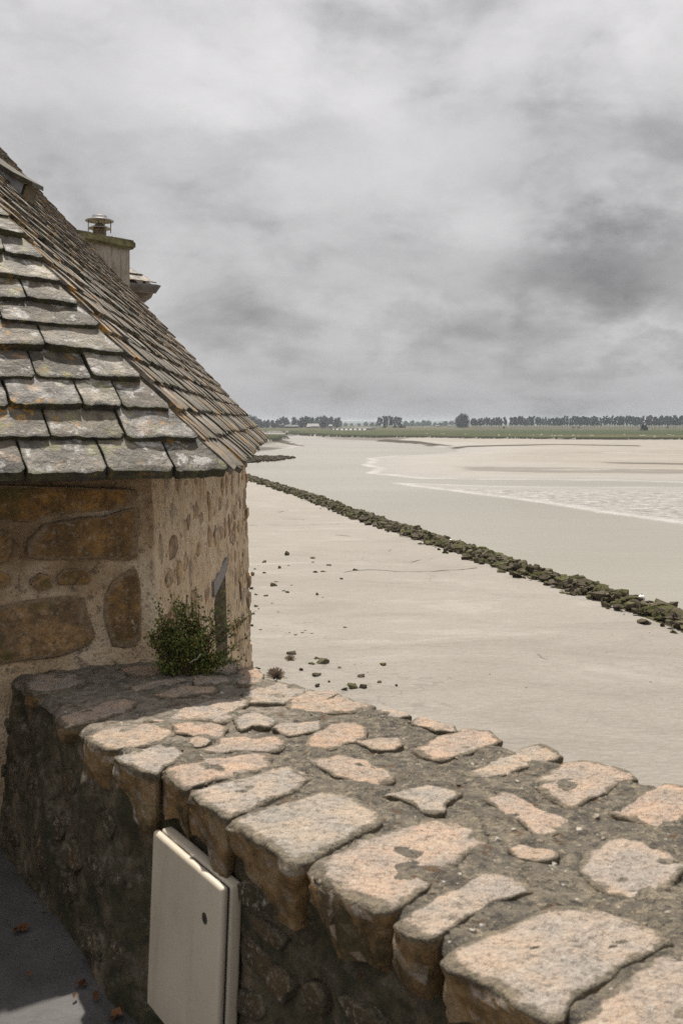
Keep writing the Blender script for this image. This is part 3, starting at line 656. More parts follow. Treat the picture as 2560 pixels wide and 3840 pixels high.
for k in range(NR):
    s = RS.random() * TOT; t_ = RS.gauss(0, 0.66); t_ = max(-2.1, min(1.9, t_))
    if abs(t_) > 1.7 and RS.random() < 0.5: t_ *= 0.6
    p, d = along(s); nrm = Vector((-d.y, d.x, 0))
    h = 0.26 * (1 - (t_ / 1.8) ** 2) + RS.uniform(-0.08, 0.14)
    sz = RS.choice([0.28, 0.35, 0.42, 0.5, 0.5, 0.62, 0.62, 0.8, 1.05]) * RS.uniform(0.55, 0.88)
    p = p + nrm * t_ + Vector((0, 0, max(-0.1, h)))
    cand.append((p, sz, RS.randrange(12), RS.uniform(0, 6.28), RS.uniform(-0.4, 0.4), RS.uniform(-0.4, 0.4)))
def vis(p): 
    x = CX + p.x / p.y * F; return x < 2590 and p.y > 5
cand.sort(key=lambda c: (not vis(c[0]), -c[1] / c[0].y))
rv, rf, rr_ = [], [], []
for i, (p, sz, vi, a, b_, c_) in enumerate(cand):
    mt_ = Matrix.Translation(p) @ Matrix.Rotation(a, 4, 'Z') @ Matrix.Rotation(b_, 4, 'X') @ Matrix.Rotation(c_, 4, 'Y') @ Matrix.Diagonal((sz * 1.15, sz * 0.9, sz * 0.8, 1))
    if i < 300:
        o = obj('rock', ROCKS[vi]); o.parent = bw; o.matrix_parent_inverse = Matrix.Translation(-bw.location); o.matrix_basis = mt_
    else:
        V, Fc = ROCK_NP[vi]; A = np.array(mt_)[:3, :3]; T = np.array(p[:])
        o0 = len(rv); rv.extend(map(tuple, V @ A.T + T)); rf.extend([tuple(j + o0 for j in f) for f in Fc]); rr_.extend([RS.random()] * 1 * len(V))
me = mesh('rocks', rv, rf, M['rock']); at = me.attributes.new('rnd', 'FLOAT', 'POINT')
q_ = []
at.data.foreach_set('value', np.repeat(np.random.RandomState(3).rand(len(rv) // 8 + 1), 8)[:len(rv)].astype(np.float32))
o = obj('rocks', me); setp(o, bw); o['kind'] = 'stuff'

# green rock spit on the far left bank
sp = []
rv, rf = [], []
poly = wpoly([(600, 1736), (930, 1738), (1030, 1730), (1110, 1718), (1060, 1714), (980, 1713), (880, 1715), (600, 1718)], ZW)
lo, hi = poly.min(0), poly.max(0); cnt = 0
while cnt < 1300:
    x = RS.uniform(-70, hi[0]); y = RS.uniform(lo[1], hi[1])
    if sdist(poly, np.array([x]), np.array([y]))[0] < 0: continue
    V, Fc = ROCK_NP[RS.randrange(12)]; sz = RS.uniform(0.5, 1.3)
    o0 = len(rv); rv.extend(map(tuple, V * sz + np.array([x, y, ZW + 0.15 + RS.uniform(-.1, .2)]))); rf.extend([tuple(j + o0 for j in f) for f in Fc]); cnt += 1
me = mesh('rock_bank', rv, rf, M['rock'])
o = obj('rock_bank', me); tag(o, 'flat spit of small green-weeded stones reaching into the river beside the roof corner', 'rock bank', kind='stuff')

# scattered rocks on the flat: crop pixels (x, y, w, h) of the view at 900,2050 scaled .3827
def cp(x, y): return 900 + x * .3827, 2050 + y * .3827
BIG = [(460, 88, 48, 40, 'upright pointed dark rock, highest of those scattered on the mud'), (712, 122, 54, 18, 'flat slab-like rock tilted on the mud, beyond a small squat stone'),
       (714, 163, 26, 13, 'small squat stone just below the tilted flat slab'), (475, 195, 42, 14, 'short log-shaped grey stone lying on the mud'), (385, 222, 30, 34, 'thin wedge-shaped rock standing up like a fin on the mud'),
       (870, 194, 46, 24, 'angular brown rock alone, between the tilted slab and the lone rock on the drainage line'), (1131, 243, 50, 30, 'lone flat-topped dark rock at the start of the drainage line'),
       (238, 162, 46, 26, 'green weed-covered flat rock near the top of the rocks by the house'), (145, 230, 36, 20, 'low rounded rock below the green flat rock near the house'), (238, 270, 36, 26, 'small dark boulder between the house wall and the fin rock'),
       (119, 295, 42, 48, 'tall green pyramid rock next to the house wall'), (738, 265, 56, 24, 'long rounded mossy rock, left one of a neighbouring pair'), (818, 260, 56, 18, 'low broken rock, right one of the pair beside the long mossy rock'),
       (995, 332, 36, 24, 'hooked dark rock at the right end of a line of chips'), (318, 402, 50, 40, 'big dark rock in the middle of a shallow puddle'), (342, 358, 60, 18, 'flat dark rocks just behind the puddle boulder'),
       (350, 398, 44, 24, 'small flat rock leaning on the puddle boulder'), (500, 392, 30, 22, 'small brown rock right of the puddle'), (112, 428, 42, 38, 'round dark boulder close to the house wall, left of the puddle'),
       (423, 450, 40, 22, 'dark low rock, left of two neighbouring rocks below the puddle'), (468, 464, 48, 32, 'knobbly rock, right of two neighbouring rocks below the puddle'), (157, 486, 36, 28, 'dark block in a row of chips near the house'),
       (247, 498, 54, 24, 'wide flat block right of the chips near the house'), (756, 488, 30, 34, 'isolated stone shaped like a little tent standing on open mud'), (816, 514, 30, 16, 'small tilted stone below the tent-shaped stone'),
       (314, 570, 34, 16, 'small flat stone alone above the smooth mud left of centre'), (162, 602, 48, 26, 'grey rounded boulder near the house, below the chips'), (376, 656, 42, 18, 'low dark stone alone on pale mud'),
       (100, 665, 30, 24, 'green stone touching the house edge, above the weed-topped one'), (105, 790, 46, 36, 'flat green weed-topped rock at the foot of the house wall'), (365, 783, 26, 12, 'little dark pebble right of the weed-topped rock'),
       (90, 525, 30, 46, 'dark stone half hidden by the edge of the house'), (541, 878, 52, 20, 'flat stone, leftmost large one of a small line of four'), (609, 854, 38, 18, 'flat stone in the middle of a small line of four'),
       (636, 836, 36, 10, 'thin chip at the upper end of a small line of four'), (484, 857, 24, 12, 'smallest dark chip at the left end of the line of four'), (701, 866, 34, 14, 'small green stone right of the line of four'),
       (1033, 808, 48, 18, 'single green-topped stone far out on the open mud'), (500, 1068, 90, 34, 'wedge rock on the mud behind the blurred dry tuft'), (808, 1155, 128, 58, 'largest moss-green boulder on the mud'),
       (752, 1110, 60, 22, 'mossy rock tucked behind the largest green boulder'), (700, 1162, 60, 28, 'brown slab beside the left end of the largest green boulder'), (174, 1207, 52, 26, 'mossy stone at the foot of the house corner above the parapet'),
       (752, 1276, 96, 38, 'jagged green rock just beyond the parapet edge'), (1406, 1172, 60, 34, 'grey boulder with a chip in front, far right of the rocks'), (978, 1198, 46, 14, 'low flat stone between the green boulder and the grey boulder'),
       (1180, 1284, 80, 24, 'long low grey slab with a pointed left tail'), (872, 1335, 28, 20, 'small dark stone above the parapet rim, left of the green pair'), (1364, 1338, 44, 20, 'smooth oval dark stone to the right of the long slab'),
       (1532, 1370, 28, 16, 'tiny triangular stone, furthest right of the lower rocks'), (1106, 1398, 84, 42, 'square mossy block touching a grey block on its right'), (1198, 1394, 84, 44, 'grey block touching the square mossy block'),
       (1070, 1362, 50, 24, 'flat mossy rock behind the square mossy block'), (1022, 1412, 60, 32, 'broken brown rock in front left of the square mossy block'), (600, 1222, 40, 36, 'brown stone peeking over the rim of the parapet'),
       (758, 1382, 50, 40, 'pale brown stone showing just over the parapet rim'), (987, 388, 26, 12, 'small chip below the hooked rock'), (210, 398, 36, 10, 'thin flat stone left of the puddle boulder'),
       (195, 830, 40, 12, 'thin tilted chip lying right of the house edge'), (66, 72, 28, 22, 'dark stone beside the house edge, highest of those touching it')]
for i, (x, y, w_, h_, lab) in enumerate(BIG):
    px, py = cp(x, y); p = on_z(px, py, ZMUD); k = p.y / F * .3827
    o = obj('rock', ROCKS[i % 12]); sx_ = w_ * k * 1.1; sz_ = max(h_ * k * 1.25, 0.10)
    o.location = (p.x, p.y + sx_ * 0.3, ZMUD + sz_ * 0.34); o.rotation_euler = (RS.uniform(-.25, .25), RS.uniform(-.25, .25), RS.uniform(-0.5, 0.5))
    o.scale = (sx_, sx_ * 0.8, sz_ * 1.25); tag(o, lab, 'rock', 'rocks scattered on the mudflat')
# chips too small to single out
SM = []
for cx_, cy_, n_, sx_, sy_ in [(240, 470, 16, 90, 18), (300, 360, 9, 60, 14), (760, 320, 14, 120, 18), (160, 200, 9, 90, 20), (640, 470, 6, 70, 8), (220, 770, 8, 80, 9), (600, 1290, 10, 70, 30), (740, 1130, 12, 80, 24), (1160, 1160, 10, 90, 14), (1400, 240, 6, 110, 8), (250, 560, 8, 120, 60), (800, 1380, 8, 80, 40), (1240, 1375, 8, 40, 8)]:
    for k in range(n_): SM.append((cx_ + RS.gauss(0, 1) * sx_ * .6, cy_ + RS.gauss(0, 1) * sy_ * .7))
for k in range(26): SM.append((RS.uniform(900, 4300), RS.uniform(150, 1500)))
for x, y in SM:
    px, py = cp(x, y)
    if py < 2040 or py > 2680: continue
    p = on_z(px, py, ZMUD); k = p.y / F * .3827; s_ = RS.uniform(9, 24) * k
    o = obj('stone_chip', ROCKS[RS.randrange(12)]); o.location = (p.x, p.y, ZMUD + s_ * 0.15); o.rotation_euler = (0, 0, RS.uniform(0, 6)); o.scale = (s_, s_ * .8, s_ * RS.uniform(.35, .7))
    tag(o, 'tiny dark stone chip lying on the pale mud', 'stone chip', 'stone chips scattered on the mudflat')
for px, py, lab in [(1690, 2030, 'white round buoy caught on the river side of the breakwater, the farther one'), (2404, 2252, 'white round buoy caught on the river side of the breakwater, the nearer one')]:
    p = on_z(px, py + 16, ZMUD); r_ = 0.20
    mb = MB(); mb.lathe((0, 0, 0), [(r_ * math.sin(a) + 1e-4, -r_ * math.cos(a)) for a in np.linspace(0, math.pi, 11)], 18)
    o = mb.make('buoy', M['white_ball'], None, True); o.location = (p.x, p.y, ZMUD + 0.36); tag(o, lab, 'buoy', 'white buoys on the breakwater')
    mb = MB(); mb.tube((0, 0, r_ * 0.95), (0, 0, r_ * 1.25), 0.04, 0.03, 8); mb.make('eyelet', M['black'], o)

# ------------------------------------------------------------------ parapet wall
TA, TB = 0.90, 0.033
NP_ = Vector((0, TB, 1.0)).normalized(); PP = Vector((0, 0, -TA))
def top(px, py, lift=0.0): 
    p = on_plane(px, py, PP + Vector((0, 0, lift)), NP_); return p
NEAR = [(-120, 2430), (60, 2565), (330, 2764), (450, 2846), (590, 2893), (705, 2953), (860, 3052), (890, 3070), (1110, 3224), (1190, 3250), (1404, 3400), (1480, 3452), (1610, 3515), (1700, 3638), (2065, 3812), (2500, 4120), (2900, 4500), (3300, 5000)]
FAR = [(720, 2450), (900, 2512), (1010, 2535), (1130, 2562), (1300, 2604), (1500, 2664), (1700, 2725), (1900, 2788), (2100, 2848), (2350, 2905), (2560, 2962), (2900, 3060), (3500, 3250), (4600, 3600)]
def resample(pts, n):
    P = [top(*p) for p in pts]; L = [0]
    for a, b_ in zip(P, P[1:]): L.append(L[-1] + (b_ - a).length)
    out = []
    for k in range(n):
        s = L[-1] * k / (n - 1)
        i = max(j for j in range(len(L)) if L[j] <= s + 1e-9); i = min(i, len(P) - 2)
        out.append(P[i].lerp(P[i + 1], (s - L[i]) / (L[i + 1] - L[i])))
    return out
NS = 380
# pair near/far by projecting on the wall direction
WD = Vector((0.5526, -0.8335, 0)); WN = Vector((0.8335, 0.5526, 0))    # along the wall to the camera, across away from it
nearP = resample(NEAR, 400); farP = resample(FAR, 400)
ns = np.array([p.dot(WD) for p in nearP]); nc = np.array([p.dot(WN) for p in nearP])
fs_ = np.array([p.dot(WD) for p in farP]); fc = np.array([p.dot(WN) for p in farP])
S0, S1 = -4.45, 0.9
def wz(p): return -TA - TB * p.y
wall = empty('parapet_wall', (0.35, 3.0, -1.0)); tag(wall, 'thick old stone parapet with pink granite coping stones set in dark mortar, running from the house to the camera', 'parapet wall')
mb = MB(); rows = []
NT_ = 70; NSIDE = 64
for i in range(NS):
    s = S0 + (S1 - S0) * i / (NS - 1)
    cN = float(np.interp(s, ns, nc)) + 0.02; cF = float(np.interp(s, fs_, fc)) - 0.01
    row = []
    def P3(c, z_off=0.0):
        p = WD * s + WN * c; p.z = wz(p) + z_off; return p
    for j in range(NSIDE):            # near face, bottom to top
        z = -1.72 + (0.0) ; t_ = j / NSIDE
        p = P3(cN - 0.002 - 0.05 * (1 - t_)); ztop = p.z - 0.03; p.z = -1.74 + (ztop + 1.74) * t_
        d = noise.fractal(Vector((s * 5, p.z * 5, 3.0)), 0.9, 2.0, 4) * 0.020 + noise.fractal(Vector((s * 1.7, p.z * 2.0, 9.0)), 0.8, 2.0, 2) * 0.02
        row.append(p - WN * d)
    for j in range(NT_):
        t_ = j / (NT_ - 1); c = cN + (cF - cN) * t_; p = P3(c, -0.0035)
        e = min(t_, 1 - t_) * (cF - cN); p.z -= 0.03 * max(0, 1 - e / 0.045) ** 2
        p.z += noise.fractal(Vector((p.x * 9, p.y * 9, 0)), 0.75, 2.0, 5) * 0.012 + noise.noise(Vector((p.x * 2.3, p.y * 2.3, 4))) * 0.008
        if t_ > 0.93: p = p + WN * noise.noise(Vector((s * 9, 0, 7))) * 0.02
        row.append(p)
    for j in range(1, 8):
        p = P3(cF + 0.02 * j); p.z = p.z - 0.03 - 9.3 * (j / 7) ** 1.5; row.append(p + WN * noise.noise(Vector((s * 4, p.z * 4, 1))) * 0.02)
    rows.append(row)
n = len(rows[0]); mb.v = [tuple(p) for r in rows for p in r]
mb.f = [(i * n + j, i * n + j + 1, (i + 1) * n + j + 1, (i + 1) * n + j) for i in range(NS - 1) for j in range(n - 1)]
me = mesh('mortar_core', mb.v, mb.f, M['mortar'], True); fix_normals(me)
setp(obj('mortar_core', me), wall)

def poly_stone(name, ring, up, depth_fn, mat, parent, seed, dome=0.008, rough=0.006, taper=0.12, edge=0.010, steps=3, sub=0.03):
    """a stone: irregular outline 'ring' (3D points on a plane with normal up), domed worn face, skirt going down depth_fn(p)"""
    ring = [Vector(p) for p in ring]; n0 = len(ring)
    # resample & roughen outline
    pts = []
    for i in range(n0):
        a, b_ = ring[i], ring[(i + 1) % n0]; a0 = ring[i - 1]; b1 = ring[(i + 2) % n0]
        L = (b_ - a).length; k = max(1, int(L / sub))
        for j in range(k):
            t_ = j / k
            p = 0.5 * ((2 * a) + (b_ - a0) * t_ + (2 * a0 - 5 * a + 4 * b_ - b1) * t_ * t_ + (3 * a - a0 - 3 * b_ + b1) * t_ ** 3)
            pts.append(p.lerp(a.lerp(b_, t_), 0.6))
    c = sum(pts, Vector()) / len(pts)
    pts = [p + (p - c).normalized() * (noise.fractal(p * 14 + Vector((seed, 0, 0)), 0.8, 2, 4) * rough * 1.6 + noise.noise(p * 70) * rough * 0.6) for p in pts]
    m_ = len(pts); vs = []; fs = []
    scales = [1.0, 0.988, 0.965, 0.9, 0.8, 0.68, 0.54, 0.4, 0.25, 0.1]
    lift = [-edge, -edge * 0.35, 0.0] + [dome * k_ for k_ in (.4, .6, .8, .9, 1, 1, 1)]
    for sc_, lf in zip(scales, lift):
        for p in pts:
            q = c + (p - c) * sc_
            q = q + up * (lf + noise.fractal(q * 16 + Vector((0, seed, 0)), 0.8, 2, 4) * rough * (1.0 if sc_ < 0.99 else 0.4))
            vs.append(q)
    vs.append(c + up * dome)
    for r_ in range(len(scales) - 1):
        for k in range(m_): fs.append((r_ * m_ + k, r_ * m_ + (k + 1) % m_, (r_ + 1) * m_ + (k + 1) % m_, (r_ + 1) * m_ + k))
    L_ = (len(scales) - 1) * m_; ci = len(vs) - 1
    for k in range(m_): fs.append((L_ + k, L_ + (k + 1) % m_, ci))
    # skirt
    prev = 0
    for st in range(1, steps + 1):
        b0 = len(vs)
        for k, p in enumerate(pts):
            f_ = st / steps; d_ = depth_fn(p); q = c + (p - c) * (1 - taper * f_ * f_) - up * (edge + d_ * f_)
            q = q + (p - c).normalized() * noise.fractal(q * 11 + Vector((0, 0, seed)), 0.8, 2, 4) * rough * 2.6 + (p - c).normalized() * noise.noise(q * 45) * rough * 0.9
            vs.append(q)
        for k in range(m_): fs.append((prev + (k + 1) % m_, prev + k, b0 + k, b0 + (k + 1) % m_))
        prev = b0
    me = mesh(name, vs, fs, mat, True); fix_normals(me)
    ef = me.attributes.new('edgef', 'FLOAT', 'POINT'); vals = []
    for sc_ in scales: vals += [max(0.0, (sc_ - 0.6) / 0.4)] * m_
    vals += [0.0]; vals += [0.35] * (len(vs) - len(vals)); ef.data.foreach_set('value', vals)
    o = obj(name, me); setp(o, parent); return o

def T(ox, oy, s, pts): return [(ox + x * s, oy + y * s) for x, y in pts]
A_ = (200, 2600, .574); D_ = (1000, 2500, .574); C_ = (1700, 2700, .5485); V1 = (0, 0, 1.6327); E_ = (0, 2400, .8163); B_ = (1600, 3200, .6122)
COPING = [
 (A_, [(225,290),(300,245),(470,215),(620,195),(780,240),(790,270),(700,320),(560,345),(400,365),(330,355),(270,325)], 1),
 (A_, [(600,180),(760,130),(860,100),(1010,45),(1180,15),(1280,50),(1200,120),(1120,185),(960,172),(820,172),(740,180)], 0),
 (A_, [(770,205),(880,190),(1060,205),(1145,228),(1090,285),(960,275),(800,258)], 0),
 (A_, [(1180,180),(1240,130),(1340,120),(1410,160),(1470,185),(1400,220),(1300,215),(1230,240)], 0),
 (A_, [(470,395),(560,365),(700,335),(740,355),(800,345),(850,390),(820,430),(760,460),(670,525),(590,505),(520,470),(440,455),(410,415)], 1),
 (A_, [(720,500),(830,475),(1000,430),(1250,395),(1370,385),(1430,420),(1400,480),(1250,530),(1060,570),(970,580),(880,625),(830,600),(780,550)], 1),
 (A_, [(870,310),(940,285),(1020,290),(1020,320),(950,350),(870,335)], 0),
 (A_, [(940,370),(1040,335),(1090,290),(1300,285),(1480,285),(1515,340),(1500,365),(1400,380),(1200,375),(1020,390)], 0),
 (V1, [(442,1820),(480,1810),(590,1780),(660,1760),(700,1780),(705,1790),(665,1820),(585,1850),(525,1877),(500,1860),(465,1843)], 1),
 (V1, [(540,1882),(640,1850),(740,1818),(800,1828),(868,1868),(870,1888),(800,1925),(740,1955),(680,1978),(620,1945),(570,1915)], 1),
 (V1, [(722,1988),(800,1945),(900,1905),(1010,1880),(1060,1890),(1113,1925),(1100,1945),(1020,2000),(960,2050),(900,2086),(860,2088),(790,2045)], 1),
 (V1, [(905,2118),(960,2085),(1050,2040),(1110,2005),(1198,2015),(1212,2045),(1140,2070),(1050,2120),(985,2153),(940,2140)], 1),
 (B_, [(130,655),(250,550),(500,440),(720,350),(900,315),(1000,330),(1160,390),(1300,430),(1468,500),(1462,550),(1280,640),(1100,740),(1010,800),(900,870),(830,985),(760,1015),(650,955),(540,890),(400,800),(250,735),(140,705)], 1),
 (B_, [(890,1050),(1000,1010),(1080,890),(1200,800),(1350,680),(1430,615),(1568,600),(1900,640),(2000,900),(1700,1300),(1300,1500),(1050,1250)], 1),
 ((0, 0, 1), [(2175,3243),(2226,3177),(2320,3136),(2413,3161),(2500,3193),(2570,3230),(2560,3280),(2470,3345),(2396,3365),(2322,3359),(2243,3322),(2188,3267)], 0),
 (C_, [(1075,630),(1240,560),(1330,480),(1470,430),(1568,450),(1700,500),(1650,620),(1540,690),(1380,740),(1250,690),(1130,660)], 0),
 (C_, [(560,400),(640,370),(720,310),(820,280),(1000,290),(1180,350),(1245,400),(1130,420),(1040,490),(900,560),(800,600),(700,550),(600,480)], 0),
 (C_, [(85,360),(200,320),(350,240),(520,180),(600,165),(700,210),(735,250),(600,290),(460,330),(350,370),(180,400)], 0),
 (C_, [(220,540),(340,490),(470,530),(560,590),(700,640),(810,690),(720,760),(620,810),(540,770),(440,680),(340,640),(270,580)], 0),
 (C_, [(370,880),(450,845),(560,880),(720,910),(700,950),(560,960),(430,930)], 0),
 (D_, [(960,540),(1150,450),(1300,410),(1450,420),(1530,480),(1440,520),(1300,570),(1150,610),(1040,590)], 0),
 (D_, [(570,495),(680,470),(850,470),(900,500),(830,540),(740,550),(650,520)], 0),
 (D_, [(245,510),(290,450),(420,380),(560,355),(640,400),(650,460),(540,500),(420,540),(300,530)], 0),
 (D_, [(290,620),(470,570),(620,600),(740,650),(840,710),(760,760),(610,770),(540,740),(450,715),(370,670)], 0),
 (D_, [(760,830),(960,800),(1040,760),(1140,790),(1260,830),(1180,900),(1150,950),(1040,950),(950,900),(860,860)], 0),
 (D_, [(0,680),(130,645),(250,700),(260,740),(190,770),(130,850),(20,840),(-80,760)], 0),
 (D_, [(750,275),(900,300),(940,322),(820,332),(750,320)], 0),
 (D_, [(950,375),(1000,335),(1240,390),(1230,420),(1100,420)], 0),
 (D_, [(150,200),(300,165),(460,175),(600,230),(700,262),(560,298),(400,303),(250,300),(120,260)], 0),
 (D_, [(40,400),(80,370),(200,365),(350,360),(365,395),(260,435),(150,450)], 0),
 (E_, [(600,215),(700,190),(850,172),(860,190),(740,215),(620,238)], 0), (E_, [(270,355),(420,305),(560,262),(640,280),(580,330),(430,372),(310,392)], 0),
 (E_, [(540,132),(640,115),(800,130),(740,160),(600,165)], 0), (E_, [(110,205),(200,155),(330,150),(400,190),(300,230),(160,245)], 0), (E_, [(930,115),(1040,85),(1095,110),(1080,150),(970,155)], 0),
 (E_, [(1100,132),(1160,125),(1215,155),(1190,200),(1090,210)], 0), (E_, [(690,258),(860,212),(1000,215),(980,240),(800,262)], 0), (E_, [(1110,240),(1280,195),(1400,225),(1430,250),(1300,290),(1150,285)], 0),
 (E_, [(1400,245),(1510,228),(1550,250),(1500,275),(1420,285)], 0), (E_, [(880,150),(1000,160),(1060,170),(1050,200),(900,205)], 0)]
def arris_depth(c0):
    def f(p):
        k = (p - c0).dot(WD); return max(0.04, 0.095 + k * 0.24 + 0.05 * noise.noise(p * 8))
    return f
for i, (tf, pts, arr) in enumerate(COPING):
    lift = 0.003 if arr else 0.001
    ring = [top(x, y, lift) for x, y in T(*tf, pts)]
    c0 = sum(ring, Vector()) / len(ring); ring = [c0 + (p - c0) * 1.045 for p in ring]
    poly_stone('stone', ring, Vector((0, 0, 1)), arris_depth(c0) if arr else (lambda p: 0.05), M['granite'], wall, i * 3.7, dome=0.003, rough=0.0065, edge=0.006, taper=0.02, steps=7 if arr else 2, sub=0.022)
# stones in the inner face
FN = -WN
def face_pt(px, py, out=0.0):
    P = top(1110, 3224) + FN * (out + 0.01); return on_plane(px, py, P + FN * 0.014, WN)
X5 = (800, 3100, .574)
FACE = [(X5, [(220,550),(330,610),(400,680),(455,760),(420,820),(350,760),(250,650)]), (X5, [(155,375),(240,350),(320,440),(440,590),(350,570),(230,520),(150,480)]),
        (X5, [(810,1100),(900,1130),(1050,1240),(1120,1320),(960,1340),(860,1230)]), (X5, [(320,930),(400,900),(470,960),(520,1060),(450,1150),(360,1080)]), (X5, [(560,1010),(640,1040),(720,1130),(700,1230),(600,1160)]),
        (X5, [(170,1060),(300,1100),(330,1230),(250,1300),(160,1200)]), (X5, [(660,330),(700,330),(790,420),(800,560),(770,690),(700,560),(650,440)]),
        (E_, [(575,772),(650,790),(645,840),(590,822)]), (E_, [(230,560),(270,570),(300,640),(280,720),(235,660)]), (E_, [(190,560),(215,600),(225,700),(200,690),(180,620)]), (E_, [(340,690),(400,720),(420,790),(370,780)]),
        (E_, [(200,760),(260,740),(330,830),(350,930),(280,900),(220,840)]), (E_, [(120,520),(150,560),(160,680),(130,700),(110,610)]), (E_, [(400,820),(470,860),(500,940),(430,940)]), (E_, [(60,660),(100,700),(110,800),(70,760)]),
        (E_, [(545,640),(600,680),(690,700),(710,790),(640,760),(570,720)])]
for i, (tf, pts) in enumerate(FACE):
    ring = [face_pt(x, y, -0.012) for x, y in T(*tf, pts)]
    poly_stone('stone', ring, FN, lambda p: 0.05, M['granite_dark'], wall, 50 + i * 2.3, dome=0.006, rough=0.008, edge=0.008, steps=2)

rv, rf = [], []
for k in range(1500):
    s = RS.uniform(-3.6, 0.3); t_ = RS.random(); cN = float(np.interp(s, ns, nc)); cF = float(np.interp(s, fs_, fc)); p = WD * s + WN * (cN + .03 + (cF - cN - .06) * t_)
    r_ = RS.choice([.0025, .003, .004, .004, .005, .007]) * RS.uniform(.8, 1.2); p.z = wz(p) - 0.006 + noise.fractal(Vector((p.x * 9, p.y * 9, 0)), 0.75, 2.0, 5) * 0.009 + noise.noise(Vector((p.x * 2.3, p.y * 2.3, 4))) * 0.008 + r_ * .2
    V, Fc = ROCK_NP[RS.randrange(12)]; o0 = len(rv); a = RS.uniform(0, 6); ca, sa = math.cos(a), math.sin(a)
    Rm = np.array([[ca, -sa, 0], [sa, ca, 0], [0, 0, 1]]); rv.extend(map(tuple, (V * 2 * r_) @ Rm.T + np.array(p[:]))); rf.extend([tuple(j + o0 for j in f) for f in Fc])
M['pebble'] = leaf_mat('pebble', [(0, (0.36, 0.34, 0.30)), (0.4, (0.16, 0.13, 0.09)), (0.7, (0.05, 0.04, 0.03)), (1, (0.24, 0.19, 0.13))])
o = obj('pebbles', mesh('pebbles', rv, rf, M['pebble'])); setp(o, wall); o['kind'] = 'stuff'

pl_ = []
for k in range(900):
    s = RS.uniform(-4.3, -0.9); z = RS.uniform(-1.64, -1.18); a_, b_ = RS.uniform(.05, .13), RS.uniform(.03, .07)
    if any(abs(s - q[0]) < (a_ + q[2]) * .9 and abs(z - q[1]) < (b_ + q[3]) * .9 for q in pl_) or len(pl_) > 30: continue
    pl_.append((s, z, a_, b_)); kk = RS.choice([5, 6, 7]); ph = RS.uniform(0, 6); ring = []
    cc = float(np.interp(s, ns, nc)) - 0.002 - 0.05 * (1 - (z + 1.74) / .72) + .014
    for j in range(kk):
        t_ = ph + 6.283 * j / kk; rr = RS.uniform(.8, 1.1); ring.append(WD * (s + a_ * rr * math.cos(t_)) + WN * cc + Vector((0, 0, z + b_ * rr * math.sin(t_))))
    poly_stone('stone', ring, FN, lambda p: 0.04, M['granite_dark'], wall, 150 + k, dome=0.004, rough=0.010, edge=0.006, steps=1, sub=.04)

# terrace under the camera
def terr():
    mb = MB(); n = 90; vs = []
    for i in range(n + 1):
        for j in range(n + 1):
            s = -5.2 + 7.5 * i / n; c = 1.15 - 5.5 * (j / n) ** 1.5
            p = WD * s + WN * c
            z = -1.70 + noise.fractal(Vector((p.x * 3, p.y * 3, 0)), 0.8, 2, 5) * 0.012
            vs.append((p.x, p.y, z))
    fs = [(i * (n + 1) + j, (i + 1) * (n + 1) + j, (i + 1) * (n + 1) + j + 1, i * (n + 1) + j + 1) for i in range(n) for j in range(n)]
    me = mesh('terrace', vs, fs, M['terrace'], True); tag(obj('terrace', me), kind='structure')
terr()
rv, rf = [], []
for (px, py, sz) in [(60, 3490, .05), (95, 3485, .035), (135, 3540, .012), (220, 3575, .02), (110, 3660, .02), (300, 3700, .035), (330, 3690, .03), (350, 3740, .03), (370, 3755, .02), (440, 3820, .05), (390, 3700, .02), (30, 3460, .02), (285, 3740, .025), (200, 3610, .02), (75, 3640, .012), (340, 3620, .02), (160, 3430, .02), (120, 3400, .02)]:
    p = on_z(px, py, -1.69)
    for k in range(2 if sz > .03 else 1):
        a = RS.uniform(0, 6.28); u = Vector((math.cos(a), math.sin(a), RS.uniform(0, .5))) * sz * .55; v = Vector((-math.sin(a), math.cos(a), RS.uniform(0, .6))) * sz * .3
        q = p + Vector((RS.uniform(-1, 1), RS.uniform(-1, 1), 0)) * sz * .4 + Vector((0, 0, .008)); o0 = len(rv)
        rv += [tuple(q - u), tuple(q - u * .2 + v + Vector((0, 0, .006))), tuple(q + u), tuple(q - u * .1 - v)]; rf.append((o0, o0 + 1, o0 + 2, o0 + 3))
tag(obj('leaf_litter', mesh('leaf_litter', rv, rf, M['dry_leaf'])), 'brown dead leaves and crumbs on the shaded terrace floor', 'leaf litter', kind='stuff')

# dry tufts on the far rim of the parapet
def tuft(c, r, n, label):
    rv, rf = [], []
    for k in range(n):
        a = RS.uniform(0, 6.28); e = RS.uniform(0.1, 1.5); L = r * RS.uniform(.5, 1.1)
        d = Vector((math.cos(a) * math.cos(e), math.sin(a) * math.cos(e), math.sin(e))); p0 = c + d * L * .15; p1 = c + d * L
        w_ = d.orthogonal().normalized() * r * .035; o0 = len(rv)
        rv += [tuple(p0 - w_), tuple(p0 + w_), tuple(p1 + w_ * 1.5), tuple(p1 - w_ * 1.5)]; rf.append((o0, o0 + 1, o0 + 2, o0 + 3))
    o = obj('dry_plant', mesh('dry_plant', rv, rf, M['tuft'])); tag(o, label, 'dry plant', 'dry tufts on the parapet rim')
tuft(top(1088, 2478) * 0.80 + Vector((0, 0, 0.0)), 0.022, 160, 'small fuzzy dry tuft rising highest beyond the parapet rim')
tuft(top(1035, 2545), 0.045, 260, 'wide fuzzy dry tuft on the parapet rim beside the house')

